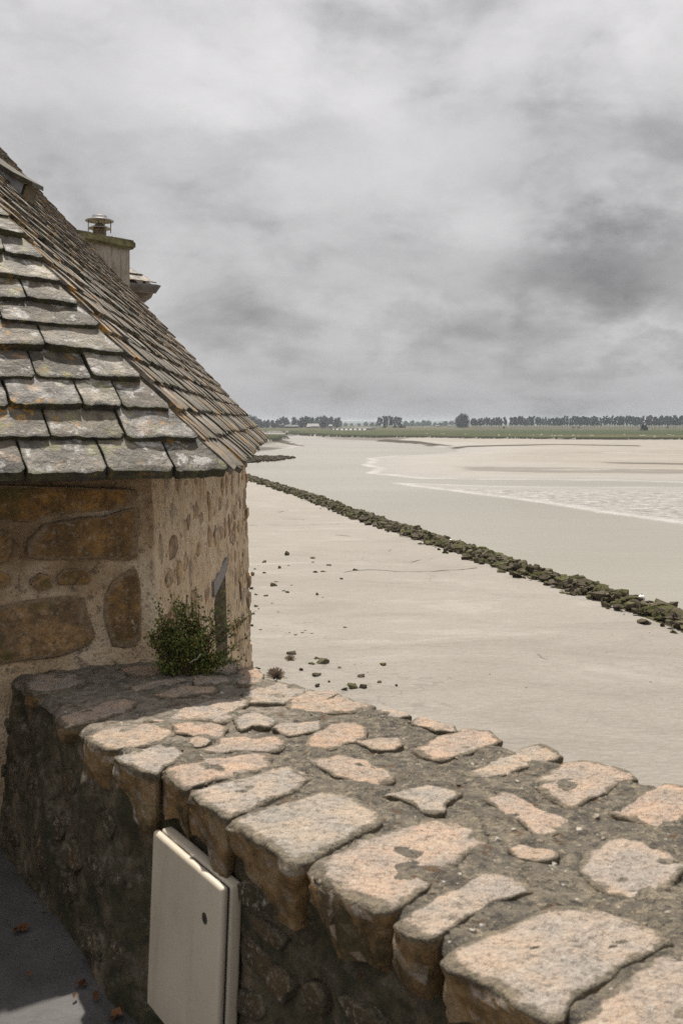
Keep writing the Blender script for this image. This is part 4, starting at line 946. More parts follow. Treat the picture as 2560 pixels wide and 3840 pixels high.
# ------------------------------------------------------------------ wall cabinet
def cabinet():
    d = -WD; nrm = -WN; up = Vector((0, 0, 1))
    ftr = at_y(830, 3335, 2.40); W, H = 0.420, 0.480
    tilt = Vector((-0.010, 0.0, 0))
    R = Matrix((( d.x, nrm.x, up.x), (d.y, nrm.y, up.y), (d.z, nrm.z, up.z)))      # local x = along wall away, y = out of wall, z up
    root = empty('meter_cabinet', ftr - nrm * 0.05 + Vector((0, 0, -H)) + d * W / 2)
    tag(root, 'cream painted metal utility cabinet fixed to the inner face of the stone parapet', 'cabinet')
    def rbox(name, x0, x1, y0, y1, z0, z1, rad, mat, parent=root, seg=4):
        bm = bmesh.new(); bmesh.ops.create_cube(bm, size=1)
        for v in bm.verts: v.co = Vector(((x0 + x1) / 2 + v.co.x * (x1 - x0), (y0 + y1) / 2 + v.co.y * (y1 - y0), (z0 + z1) / 2 + v.co.z * (z1 - z0)))
        if rad: bmesh.ops.bevel(bm, geom=bm.edges[:], offset=rad, segments=seg, affect='EDGES', profile=0.5)
        for v in bm.verts:
            q = v.co; v.co = ftr + d * q.x + nrm * q.y + up * q.z + Vector((-0.018, 0, 0)) * (-q.z / H)
        me = bpy.data.meshes.new(name); bm.to_mesh(me); bm.free(); me.materials.append(mat)
        me.polygons.foreach_set('use_smooth', [True] * len(me.polygons))
        o = obj(name, me); setp(o, parent); return o
    # y: 0 = front plane, negative into the wall
    door = rbox('door', 0, W, -0.022, 0.0, -H, 0.0, 0.010, M['white_metal'])
    rbox('seal', 0.006, W - 0.006, -0.027, -0.021, -H + .006, -0.006, 0, M['black'])
    rbox('housing', 0.0, W, -0.060, -0.026, -H, 0.0, 0.008, M['white_metal'])
    def disc(name, px, py, r, y0, y1, mat, n=24):
        # place on the door front by pixel
        P = on_plane(px, py, ftr, nrm); mb = MB()
        mb.tube(P + nrm * y0, P + nrm * y1, r, r * 0.92, n); o = mb.make(name, mat); o.parent = door; return o
    disc('lock', 772, 3443, 0.0155, -0.002, 0.004, M['lock']); disc('lock', 772, 3443, 0.006, 0.0035, 0.0055, M['black'], 12)
    disc('screw', 803, 3421, 0.0045, -0.001, 0.002, M['black'], 10); disc('screw', 803, 3388, 0.0016, -0.001, 0.0012, M['black'], 8); disc('screw', 560, 3720, 0.004, -0.001, 0.0008, M['lock'], 10)
cabinet()

# ------------------------------------------------------------------ house
E0 = at_y(839, 1810, 4.15)
E1 = at_y(993, 1651, 12.4)
hd = Vector(((E1 - E0).x, (E1 - E0).y, 0)).normalized(); hn = Vector((hd.y, -hd.x, 0))       # hn points outwards (+x)
t0 = (-(-1280 / F) * E1.y + 0); 
# verge top: from E1 straight inwards, on the ray through (0,574)
def verge_pt(px, py):
    k = (px - CX) / F; t_ = (k * E1.y - E1.x) / (-hn.x + k * hn.y); y = E1.y - hn.y * t_
    return at_y(px, py, y)
VT = verge_pt(0, 574)
N2 = (E1 - E0).cross(VT - E0).normalized(); N2 = N2 if N2.z > 0 else -N2
HT = on_plane(0, 832, E0, N2)
L0 = at_y(0, 1842, 3.66)
N1 = (L0 - E0).cross(HT - E0).normalized(); N1 = N1 if N1.z > 0 else -N1
hip = (HT - E0).normalized()
e1 = (E0 - L0).normalized(); s1_ = N1.cross(e1); s1_ = s1_ if s1_.z > 0 else -s1_; s1_.normalize()
e2 = (E1 - E0).normalized(); s2_ = N2.cross(e2); s2_ = s2_ if s2_.z > 0 else -s2_; s2_.normalize()
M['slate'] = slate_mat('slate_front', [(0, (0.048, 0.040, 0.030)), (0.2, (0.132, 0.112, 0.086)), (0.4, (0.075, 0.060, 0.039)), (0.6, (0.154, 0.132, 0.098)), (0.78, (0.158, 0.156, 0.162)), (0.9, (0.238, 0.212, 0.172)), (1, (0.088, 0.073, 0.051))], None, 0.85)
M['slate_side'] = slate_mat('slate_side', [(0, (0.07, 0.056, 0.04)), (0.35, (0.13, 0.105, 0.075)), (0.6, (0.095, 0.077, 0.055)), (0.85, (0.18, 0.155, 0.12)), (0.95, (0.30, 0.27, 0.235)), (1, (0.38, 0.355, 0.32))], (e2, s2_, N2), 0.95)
CORN = Vector((-0.858, 4.443, 0))
house = empty('stone_house', (CORN.x, CORN.y, -3)); tag(house, 'old stone house with a steep lichen-covered slate roof standing against the parapet', 'house')
f1d = Vector((L0.x - E0.x, L0.y - E0.y, 0)).normalized()      # face 1, going left
f1n = Vector((-f1d.y, f1d.x, 0)); f1n = f1n if f1n.y < 0 else -f1n
f2d = (Vector((-1.215, 12.3, 0)) - CORN); F2L = f2d.length; f2d.normalize(); f2n = Vector((f2d.y, -f2d.x, 0))
# wall: profile runs left end of face 1 -> corner -> far corner -> back
prof = []
for k in range(60): prof.append((CORN + f1d * (5.0 * (1 - k / 60)), f1n))
for a in (0.15, 0.4, 0.6, 0.85): prof.append((CORN, (f1n * (1 - a) + f2n * a).normalized()))
for k in range(1, 170): prof.append((CORN + f2d * (F2L * k / 170), f2n))
farc = CORN + f2d * F2L; f3n = Vector((0.05, 1, 0)).normalized(); f3d = Vector((-1, 0.05, 0)).normalized()
for a in (0.2, 0.5, 0.8): prof.append((farc, (f2n * (1 - a) + f3n * a).normalized()))
for k in range(1, 16): prof.append((farc + f3d * (5.5 * k / 15), f3n))
zs = [-0.12, -0.2, -0.3] + [-0.3 - 3.0 * k / 75 for k in range(1, 76)] + [-3.8, -4.6, -5.6, -6.8, -8.2, -10.2]
vs = []
for z in zs:
    for p, nn in prof:
        rad = 0.03
        q = Vector((p.x, p.y, z)) + nn * (0.02 + (-0.25 - z) * 0.030)
        arc = p.dot(f2d) if nn is f2n else p.dot(f1d)
        d = noise.fractal(Vector((q.x * 3.0, q.y * 2.6, z * 3.2)), 0.8, 2, 4) * 0.020 + noise.fractal(Vector((q.x * 10, q.y * 8, z * 9)), 0.8, 2, 3) * 0.008
        vs.append(q + nn * d)
n = len(prof); fs = [(i * n + j, i * n + j + 1, (i + 1) * n + j + 1, (i + 1) * n + j) for i in range(len(zs) - 1) for j in range(n - 1)]
# window opening on face 2
WY0, WY1 = None, None
def f2_pt(px, py):
    return on_plane(px, py, CORN + f2n * 0.06, f2n)
wa = f2_pt(808, 2230); wb = f2_pt(845, 2150); wa_s = (wa - CORN).dot(f2d); wb_s = (wb - CORN).dot(f2d)
wz1 = (wa.z + wb.z) / 2; wz0 = wz1 - 1.15
keep = []
for f in fs:
    c = sum((vs[i] for i in f), Vector()) / 4
    s_ = (c - CORN).dot(f2d); off = (c - CORN).dot(f2n)
    if -0.1 < off < 0.5 and wa_s < s_ < wb_s and wz0 < c.z < wz1: continue
    keep.append(f)
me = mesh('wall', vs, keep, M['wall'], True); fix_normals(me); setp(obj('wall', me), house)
# window set into the reveal
win = MB(); c_ = CORN + f2n * -0.14
def q2(s_, off, z): return CORN + f2d * s_ + f2n * (off + (-0.25 - z) * 0.03) + Vector((0, 0, z))
def slab2(mbx, s0, s1, o0, o1, z0, z1):
    P = [q2(s, o_, z) for s in (s0, s1) for o_ in (o0, o1) for z in (z0, z1)]
    mbx.add(P, [(0, 1, 3, 2), (4, 6, 7, 5), (0, 4, 5, 1), (2, 3, 7, 6), (0, 2, 6, 4), (1, 5, 7, 3)])
mbw = MB(); slab2(mbw, wa_s - .02, wb_s + .02, -0.24, -0.20, wz0 - .05, wz1 + .05); wo_ = mbw.make('window', M['black']); setp(wo_, house)
mbf = MB()
for s0, s1, z0, z1 in [(wa_s, wa_s + .07, wz0, wz1), (wb_s - .07, wb_s, wz0, wz1), (wa_s, wb_s, wz1 - .06, wz1), (wa_s, wb_s, wz0, wz0 + .08), ((wa_s + wb_s) / 2 - .03, (wa_s + wb_s) / 2 + .03, wz0 + .08, wz1 - .06)]:
    slab2(mbf, s0, s1, -0.17, -0.10, z0, z1)
ff = mbf.make('frame', M['old_wood']); ff.parent = wo_; 
mbr = MB()
slab2(mbr, wa_s - .005, wa_s + .02, -0.24, 0.01, wz0, wz1); slab2(mbr, wb_s - .02, wb_s + .03, -0.24, 0.03, wz0, wz1); slab2(mbr, wa_s, wb_s, -0.24, 0.02, wz0 - .05, wz0)
rr2 = mbr.make('reveal', M['old_wood']); rr2.parent = wo_
mbl = MB(); slab2(mbl, wa_s - .12, wb_s + .22, -0.18, 0.035, wz1, wz1 + .11); lo_ = mbl.make('lintel', M['lintel']); lo_.parent = wo_

# dressed blocks in face 1 (photo crop 0,1750 scaled .6633)
G_ = (0, 1750, .6633)
def f1_pt(px, py, out=0.0): return on_plane(px, py, CORN + f1n * (0.045 + out), f1n)
for i, pts in enumerate([[(140,515),(160,420),(260,325),(600,275),(778,235),(782,520),(650,530),(500,520),(300,530),(230,522)], [(-200,310),(0,318),(180,305),(380,262),(640,248),(770,205),(785,130),(300,110),(-200,110)],
         [(-120,520),(0,360),(70,380),(60,480),(40,540),(0,545),(-120,560)], [(0,598),(60,620),(65,660),(0,685),(-100,680),(-100,600)], [(170,640),(230,600),(280,620),(285,680),(230,695),(180,670)],
         [(325,625),(370,592),(470,580),(515,620),(500,660),(420,670),(335,670)], [(-200,820),(0,790),(160,760),(330,735),(490,735),(505,830),(530,950),(500,1010),(400,1050),(200,1090),(-200,1140)], [(590,750),(640,640),(775,575),(800,700),(795,850),(795,960),(770,1030),(640,1010),(600,900)]]):
    ring = [f1_pt(x, y, 0.004) for x, y in T(*G_, pts)]
    poly_stone('stone', ring, f1n, lambda p: 0.04, M['block'], house, 90 + i * 1.9, dome=0.003, rough=0.008, edge=0.004, steps=1, sub=0.05)
# rubble stones in face 2
cnt = 0; placed = []
tries = 0
while cnt < 235 and tries < 9000:
    tries += 1
    s_ = 0.12 + (F2L - 0.2) * RS.random() ** 1.15; z = RS.uniform(-3.3, -0.28)
    a_, b_ = RS.uniform(0.07, 0.24), RS.uniform(0.04, 0.12)
    if wa_s - .35 < s_ < wb_s + .45 and wz0 - .1 < z < wz1 + .35: continue
    if any(abs(s_ - q[0]) < (a_ + q[2]) * 0.95 and abs(z - q[1]) < (b_ + q[3]) * 0.95 for q in placed): continue
    placed.append((s_, z, a_, b_)); k = RS.choice([5, 6, 7]); ph = RS.uniform(0, 6); ring = []
    for j in range(k):
        t_ = ph + 2 * math.pi * j / k; rr = RS.uniform(0.8, 1.1)
        ring.append(q2(s_ + a_ * rr * math.cos(t_), 0.022, z + b_ * rr * math.sin(t_)))
    nrm_ = f2n
    c = sum(ring, Vector()) / k; vs = list(ring) + [c + (p - c) * 0.72 + nrm_ * RS.uniform(.0, .014) for p in ring] + [c + nrm_ * RS.uniform(.006, .016)] + [p - nrm_ * 0.07 for p in ring]
    fs = [(j, (j + 1) % k, k + (j + 1) % k, k + j) for j in range(k)] + [(k + j, k + (j + 1) % k, 2 * k) for j in range(k)] + [(j, 2 * k + 1 + j, 2 * k + 1 + (j + 1) % k, (j + 1) % k) for j in range(k)]
    me = mesh('stone', vs, fs, M['rubble'], True); fix_normals(me); setp(obj('stone', me), house); cnt += 1
# quoin stones on the far corner, uneven against the sky and mud
for k, z in enumerate(np.arange(-3.4, -0.35, 0.21)):
    mbq = MB(); L_ = RS.uniform(.25, .5); h = 0.10; pr = RS.uniform(0.0, 0.035)
    slab2(mbq, F2L - L_, F2L + 0.02 + pr, -0.15, 0.018 + pr, z - h + RS.uniform(0, .03), z + h - RS.uniform(0, .03))
    me = mesh('stone', mbq.v, mbq.f, M['rubble']); bm = bmesh.new(); bm.from_mesh(me); bmesh.ops.recalc_face_normals(bm, faces=bm.faces); bmesh.ops.bevel(bm, geom=bm.edges[:], offset=.025, segments=2, affect='EDGES'); bm.to_mesh(me); bm.free()
    setp(obj('stone', me), house)

# roof deck
TOPZ = 6.0
def up2(p, z): return p + s2_ * ((z - p.z) / s2_.z)
hipT = E0 + hip * ((TOPZ - E0.z) / hip.z); vT = up2(E1, TOPZ); left = L0 - e1 * 3.0; lT = left + s1_ * ((TOPZ - left.z) / s1_.z) ; 
mb = MB(); dn = Vector((0, 0, -0.03))
ei = (f1n + f2n) * -.06 + Vector((0, 0, .062))
mb.prism([E0 + ei - N2 * .01, E1 + s2_ * .06 - N2 * .01, vT - N2 * .01, hipT - N2 * .01], dn)
mb.prism([E0 + ei - N1 * .01, hipT - N1 * .01, lT - N1 * .01, left + s1_ * .06 - N1 * .01], dn)
roof = mb.make('roof', M['dark_wood']); fix_normals(roof.data); setp(roof, house)
# gable below the far verge
mb = MB(); g0 = E1 - hn * 0.3; mb.prism([Vector((g0.x, g0.y - .1, -0.3)), Vector((vT.x, vT.y - .1, -0.3)), vT + Vector((0, -.1, -.25)), E1 - hn * .3 + s2_ * .3 + Vector((0, -.1, -.3))], (0, -0.3, 0))
g = mb.make('gable', M['wall']); fix_normals(g.data); setp(g, house)

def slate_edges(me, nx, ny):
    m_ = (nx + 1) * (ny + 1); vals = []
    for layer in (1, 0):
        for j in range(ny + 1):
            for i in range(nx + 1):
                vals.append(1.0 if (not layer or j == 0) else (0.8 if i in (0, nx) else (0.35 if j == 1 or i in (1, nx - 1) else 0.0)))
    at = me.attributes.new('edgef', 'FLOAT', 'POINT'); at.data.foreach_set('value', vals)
def slate_mesh(seed, nx=5, ny=4, jag=0.05):
    """unit slate: x across 0..1, y up slope 0..1 (0 = exposed lower edge), z thickness"""
    rr = random.Random(seed); vs = []; nz = Vector((seed * 3.1, 0, 0))
    for layer in (1, 0):
        for j in range(ny + 1):
            for i in range(nx + 1):
                x, y = i / nx, j / ny
                ex = jag * 0.5 * noise.noise(Vector((y * 4, seed, 0 if x < .5 else 5))) if i in (0, nx) else 0
                ey = jag * (noise.noise(Vector((x * 5, seed, 2))) + .6 * noise.noise(Vector((x * 13, seed, 8)))) if j == 0 else 0
                if j == 0 and i in (0, nx): ey += rr.uniform(0, 0.10)
                zt = (1.0 + 0.45 * noise.noise(Vector((x * 3, y * 3, seed)))) if layer else 0.0
                if layer and j == 0: ey += 0.02; zt *= 0.85
                vs.append(Vector((x + ex, y + ey, zt)))
    m_ = (nx + 1) * (ny + 1); fs = []
    for j in range(ny):
        for i in range(nx):
            a = j * (nx + 1) + i; fs.append((a, a + 1, a + nx + 2, a + nx + 1))
    for i in range(nx): fs.append((m_ + i, m_ + i + 1, i + 1, i))
    for j in range(ny):
        a = j * (nx + 1); fs.append((m_ + a + nx + 1, m_ + a, a, a + nx + 1)); b_ = a + nx; fs.append((b_ + nx + 1, b_, m_ + b_, m_ + b_ + nx + 1))
    return vs, fs
# front facet slates, row by row: photo pixels of the lower joints (left to right)
c2 = lambda x, y: (x * .6633, 1200 + y * .6633)
c1 = lambda x, y: (x * .6633, 500 + y * .6633)
ROWS = [[c2(-330, 955), c2(130, 932), c2(590, 926), c2(965, 920), c2(1262, 914)],
        [c2(-200, 730), c2(270, 722), c2(690, 726), c2(1092, 727)],
        [c2(-380, 548), c2(40, 546), c2(450, 550), c2(672, 552), c2(935, 552)],
        [c2(-200, 380), c2(190, 376), c2(500, 381), c2(778, 390)],
        [c2(-200, 200), c2(238, 206), c2(674, 246)],
        [c2(-420, 70), c2(0, 62), c2(552, 100)],
        [c1(-300, 975), c1(135, 988), c1(425, 1022)],
        [c1(-320, 860), c1(-40, 850), c1(318, 888)],
        [c1(-260, 720), c1(14, 728), c1(232, 768)],
        [c1(-300, 590), c1(-100, 600), c1(118, 632)],
        [c1(-420, 480), c1(-190, 480), c1(40, 520)],
        [c1(-480, 360), c1(-250, 370), c1(-40, 420)]]
HIPS = [on_plane(r[-1][0], r[-1][1], E0, N1) for r in ROWS]
for ri, row in enumerate(ROWS):
    P = [on_plane(x, y, E0, N1) for x, y in row]
    nxt = ROWS[ri + 1] if ri + 1 < len(ROWS) else None
    for si in range(len(P) - 1):
        a, b_ = P[si], P[si + 1]; gap = 0.007
        a = a + e1 * gap + s1_ * RS.uniform(-.008, .008); b_ = b_ - e1 * gap * 0.3 + s1_ * RS.uniform(-.008, .008)
        mid = (a + b_) / 2; vb = (mid - E0).dot(s1_)
        if nxt:
            Pn = [on_plane(x, y, E0, N1) for x, y in nxt]; vt = sum((p - E0).dot(s1_) for p in Pn) / len(Pn)
        else: vt = vb + 0.17
        ln = max(0.12, vt - vb) + 0.07; th = RS.uniform(0.028, 0.048)
        vs, fs = slate_mesh(ri * 7 + si, 16, 8, 0.035); out = []
        last = si == len(P) - 2
        for v in vs:
            base = a.lerp(b_, v.x)
            if last:     # trimmed along the hip
                sh = hip - s1_ * hip.dot(s1_); lean = hip.dot(e1) / hip.dot(s1_)
                base = a.lerp(b_ + e1 * 0.012, v.x) + e1 * (v.y * ln * lean * v.x)
            q = base + s1_ * (v.y * ln) + N1 * (0.002 + 0.026 * (1 - v.y) + (1 + (v.z - 1) * 0.35) * (v.z > 0) * th * (1 - 0.3 * v.y) + 0.004 * noise.noise(Vector((v.x * 2.5 + si, v.y * 2, ri))))
            out.append(q)
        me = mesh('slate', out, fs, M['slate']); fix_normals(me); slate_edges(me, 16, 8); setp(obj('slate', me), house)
# side facet slates
SVAR = []
for k in range(14):
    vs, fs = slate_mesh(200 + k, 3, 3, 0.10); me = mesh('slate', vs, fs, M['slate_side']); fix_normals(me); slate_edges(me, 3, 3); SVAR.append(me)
SV_NP = [(np.array([v.co[:] for v in m_.vertices]), [tuple(p.vertices) for p in m_.polygons]) for m_ in SVAR]
vh = [(p - E0).dot(s2_) for p in [on_plane(r[-1][0], r[-1][1], E0, N2) for r in ROWS]]
vh = [0.0] + [v for v in vh[1:]]
while vh[-1] < 5.6: vh.append(vh[-1] + 0.165)
LE = (E1 - E0).length; hk = hip.dot(e2) / hip.dot(s2_)
items = []
for ri, v0 in enumerate(vh[:-1]):
    ln = vh[ri + 1] - v0 + 0.075; u = hk * v0 - 0.005
    first = True
    while u < LE - 0.02:
        wdt = RS.uniform(0.11, 0.26); wdt = min(wdt, LE - u + RS.uniform(0, .03))
        a = E0 + e2 * u + s2_ * (v0 + RS.uniform(-.016, .012)) + N2 * 0.006
        th = RS.uniform(0.018, 0.032); tilt = 0.05 + RS.uniform(-.008, .012)
        ydir = (s2_ * ln - N2 * tilt * 0.62); xdir = e2 * (wdt - 0.006)
        Mx = Matrix((( xdir.x, ydir.x, N2.x * th, a.x + N2.x * tilt * .62), (xdir.y, ydir.y, N2.y * th, a.y + N2.y * tilt * .62), (xdir.z, ydir.z, N2.z * th, a.z + N2.z * tilt * .62), (0, 0, 0, 1)))
        hipcut = first
        px = CX + (a.x / a.y) * F
        if px > -120: items.append((a, Mx, RS.randrange(14), wdt * ln / a.length ** 2 * (1.0 if px > -20 else 0.01), hipcut, v0, ln, wdt))
        u += wdt; first = False
items.sort(key=lambda t: -t[3])
rv, rf, rn = [], [], []
nslate = sum(1 for o_ in house.children if o_.name.startswith('slate')); budget = 298 - nslate
for i, (a, Mx, vi, _, hc, v0, ln, wdt) in enumerate(items):
    if i < budget or hc:
        me = SVAR[vi]
        if hc:   # shear so its inner edge follows the hip
            V, Fc = SV_NP[vi]; out = [Mx @ Vector(v) + e2 * (hk * ln * v[1] * (1 - v[0]) * 0.96) for v in V]
            me = mesh('slate', out, Fc, M['slate_side']); o = obj('slate', me); setp(o, house)
        else:
            o = obj('slate', me); o.parent = house; o.matrix_parent_inverse = Matrix.Translation(-house.location) @ Mx
    else:
        V, Fc = SV_NP[vi]; A = np.array(Mx)[:3]; o0 = len(rv)
        rv.extend(map(tuple, V @ A[:, :3].T + A[:, 3])); rf.extend([tuple(j + o0 for j in f) for f in Fc]); rn.extend([RS.random()] * len(V))
me = mesh('slates', rv, rf, M['slate_side']); at = me.attributes.new('rnd', 'FLOAT', 'POINT'); at.data.foreach_set('value', np.array(rn, dtype=np.float32))
o = obj('slates', me); setp(o, house); o['kind'] = 'stuff'

# little roof vent dormer
Bn = on_plane(82, 745, E0 + N2 * .04, N2); Bf = on_plane(118, 768, E0 + N2 * .04, N2)
Tn = at_y(101, 690, Bn.y); Tf = at_y(131, 716, Bf.y)
BLn = on_plane(-60, 600, E0 + N2 * .02, N2); 
bk = (up2(Bn, Bn.z + .9) - Bn); 
dorm = MB()
apex_n = at_y(-10, 640, Bn.y); apex_f = at_y(40, 668, Bf.y)
back_n = Bn + s2_ * 0.62; 
mb = MB(); mb.prism([Bn, Tn, back_n + Vector((0, 0, .0))], (Bf - Bn) * 0.04); v_ = mb.make('dormer', M['cheek']); fix_normals(v_.data); setp(v_, house)
mb = MB(); mb.prism([Bn + (Tn - Bn) * .0, Tn, Tf, Bf], -hn * 0.02); q_ = mb.make('vent_back', M['black']); fix_normals(q_.data); q_.parent = v_
mb = MB()
for k in range(13):
    t_ = (k + .5) / 13; a = Bn.lerp(Tn, t_) + hn * .012; b_ = Bf.lerp(Tf, t_) + hn * .012; mb.tube(a, b_, 0.0045, 0.0045, 4)
for k in range(11):
    t_ = k / 10; a = Bn.lerp(Bf, t_) + hn * .014; b_ = Tn.lerp(Tf, t_) + hn * .014; mb.tube(a, b_, 0.0028, 0.0028, 4)
for a, b_ in ((Bn, Tn), (Bf, Tf), (Tn, Tf)): mb.tube(a + hn * .01, b_ + hn * .01, 0.012, 0.012, 6)
g_ = mb.make('vent_grille', simple('rusty_mesh', (0.16, 0.12, 0.07), 0.8, 0.3, .3, 30)); g_.parent = v_
bn2 = on_plane(-70, 560, E0, N2); 
rn0 = Tn + (Tn - (Bn + s2_ * .72)).normalized() * .14 ; rdir = (Tn - (Bn + s2_ * .85)).normalized()
A0 = Tn + rdir * .10 - (Tf - Tn) * .25; A1 = Tf + rdir * .10 + (Tf - Tn) * .25; B0 = A0 - rdir * 1.0; B1 = A1 - rdir * 1.0
fA, fB = at_y(-80, 566, Bf.y + .04), at_y(146, 706, Bf.y + .04); nA, nB = at_y(-80, 596, Bn.y - .04), at_y(112, 694, Bn.y - .04)
for k in range(3):
    t0_, t1_ = k / 3 - (.05 if k else 0), (k + 1) / 3 + (.05 if k == 2 else 0); o_ = Vector((0, 0, .03 * (2 - k) * .6))
    mb = MB(); mb.prism([nA.lerp(nB, t0_) + o_, nA.lerp(nB, t1_), fA.lerp(fB, t1_ + (.03 if k == 2 else 0)), fA.lerp(fB, t0_) + o_], Vector((0, 0, .035))); s__ = mb.make('dormer_slate', M['mossy_wood']); fix_normals(s__.data); s__.parent = v_

# ------------------------------------------------------------------ chimney and farther roof behind the house
def chimney():
    Y0 = 14.3; a = at_y(345, 1000, Y0); a = Vector((a.x, a.y, 0)); dch = Vector((0.60, 0.80, 0)); nch = Vector((0.80, -0.60, 0))
    # right edge of the shaft on x=487
    k = (487 - CX) / F; W = (k * a.y - a.x) / (dch.x - k * dch.y)
    Dp = 0.62; rt = a + dch * W
    ztop = (H0 - 935) / F * rt.y
    root = empty('chimney', (a + dch * W / 2 - nch * Dp / 2).to_tuple()[:2] + (-2.0,)); tag(root, 'rendered chimney stack with a mossy cap and a steel cowl behind the slate roof', 'chimney')
    a = a - dch * .35
    base = [a, rt, rt - nch * Dp, a - nch * Dp]
    mb = MB(); mb.prism([p + Vector((0, 0, -4)) for p in base], (0, 0, ztop + 4)); s_ = mb.make('shaft', M['plaster']); fix_normals(s_.data); setp(s_, root)
    ov = 0.075
    cb = [a - dch * ov + nch * ov, rt + dch * ov + nch * ov, rt + dch * ov - nch * (Dp + ov), a - dch * ov - nch * (Dp + ov)]
    mb = MB(); mb.prism([p + Vector((0, 0, ztop)) for p in cb], (0, 0, 0.13)); me = mesh('cap', mb.v, mb.f, M['cap'])
    bm = bmesh.new(); bm.from_mesh(me); bmesh.ops.recalc_face_normals(bm, faces=bm.faces); bmesh.ops.bevel(bm, geom=bm.edges[:], offset=.03, segments=2, affect='EDGES'); bmesh.ops.subdivide_edges(bm, edges=bm.edges[:], cuts=3, use_grid_fill=True)
    for v in bm.verts: v.co += Vector((noise.noise(v.co * 7), noise.noise(v.co * 7 + Vector((5, 0, 0))), noise.noise(v.co * 6 + Vector((0, 5, 0))))) * .018
    bm.to_mesh(me); bm.free(); setp(obj('cap', me), root)
    yc = 14.75; zb = ztop + 0.12
    c = at_y(374, 880, yc); c = Vector((c.x, c.y, 0)); px2m = yc / F
    zz = lambda py: (H0 - py) * px2m
    mb = MB(); mb.lathe(c, [(24 * px2m, zb), (24 * px2m, zz(862)), (22 * px2m, zz(858)), (24 * px2m, zz(855)), (21 * px2m, zz(850))], 20); setp(mb.make('flue_pipe', M['pipe'], None, True), root)
    for k in range(4):
        z_ = zb + (zz(862) - zb) * (k + .3) / 4; mb = MB(); mb.lathe(c, [(24.5 * px2m, z_), (26 * px2m, z_ + .012), (24.5 * px2m, z_ + .024)], 20); setp(mb.make('flue_ring', M['pipe'], None, True), root)
    mb = MB(); mb.lathe(c, [(24 * px2m, zz(848)), (43 * px2m, zz(856)), (43.5 * px2m, zz(858)), (24 * px2m, zz(852)), (24 * px2m, zz(848))], 28); setp(mb.make('lower_disc', M['steel'], None, True), root)
    mb = MB(); mb.lathe(c, [(20 * px2m, zz(850)), (17 * px2m, zz(842)), (12 * px2m, zz(838)), (.001, zz(837))], 20); setp(mb.make('inner_cone', M['steel'], None, True), root)
    mb = MB(); mb.lathe(c, [(.001, zz(822)), (36 * px2m, zz(826)), (53 * px2m, zz(830)), (53.5 * px2m, zz(827)), (31 * px2m, zz(820)), (28.5 * px2m, zz(813)), (28 * px2m, zz(810)), (.001, zz(809))], 32); setp(mb.make('cowl_lid', M['steel'], None, True), root)
    for ang in (0.35, 1.9, 3.5, 5.4):
        p = c + Vector((math.cos(ang), math.sin(ang), 0)) * 41 * px2m; mb = MB(); mb.tube(p + Vector((0, 0, zz(871))), p + Vector((0, 0, zz(828))), .008, .008, 6); setp(mb.make('strut', M['pipe']), root)
    for px, py, r_ in ((334, 882, 21), (419, 897, 19)):
        q = at_y(px, py, yc); mb = MB(); R_ = r_ * px2m
        mb.lathe(Vector((q.x, q.y, q.z - .01)), [(R_ * math.cos(t), R_ * .72 * math.sin(t)) for t in np.linspace(-.6, math.pi / 2 - .01, 9)], 20); setp(mb.make('ventilation_dome', M['globe'], None, True), root)
chimney()
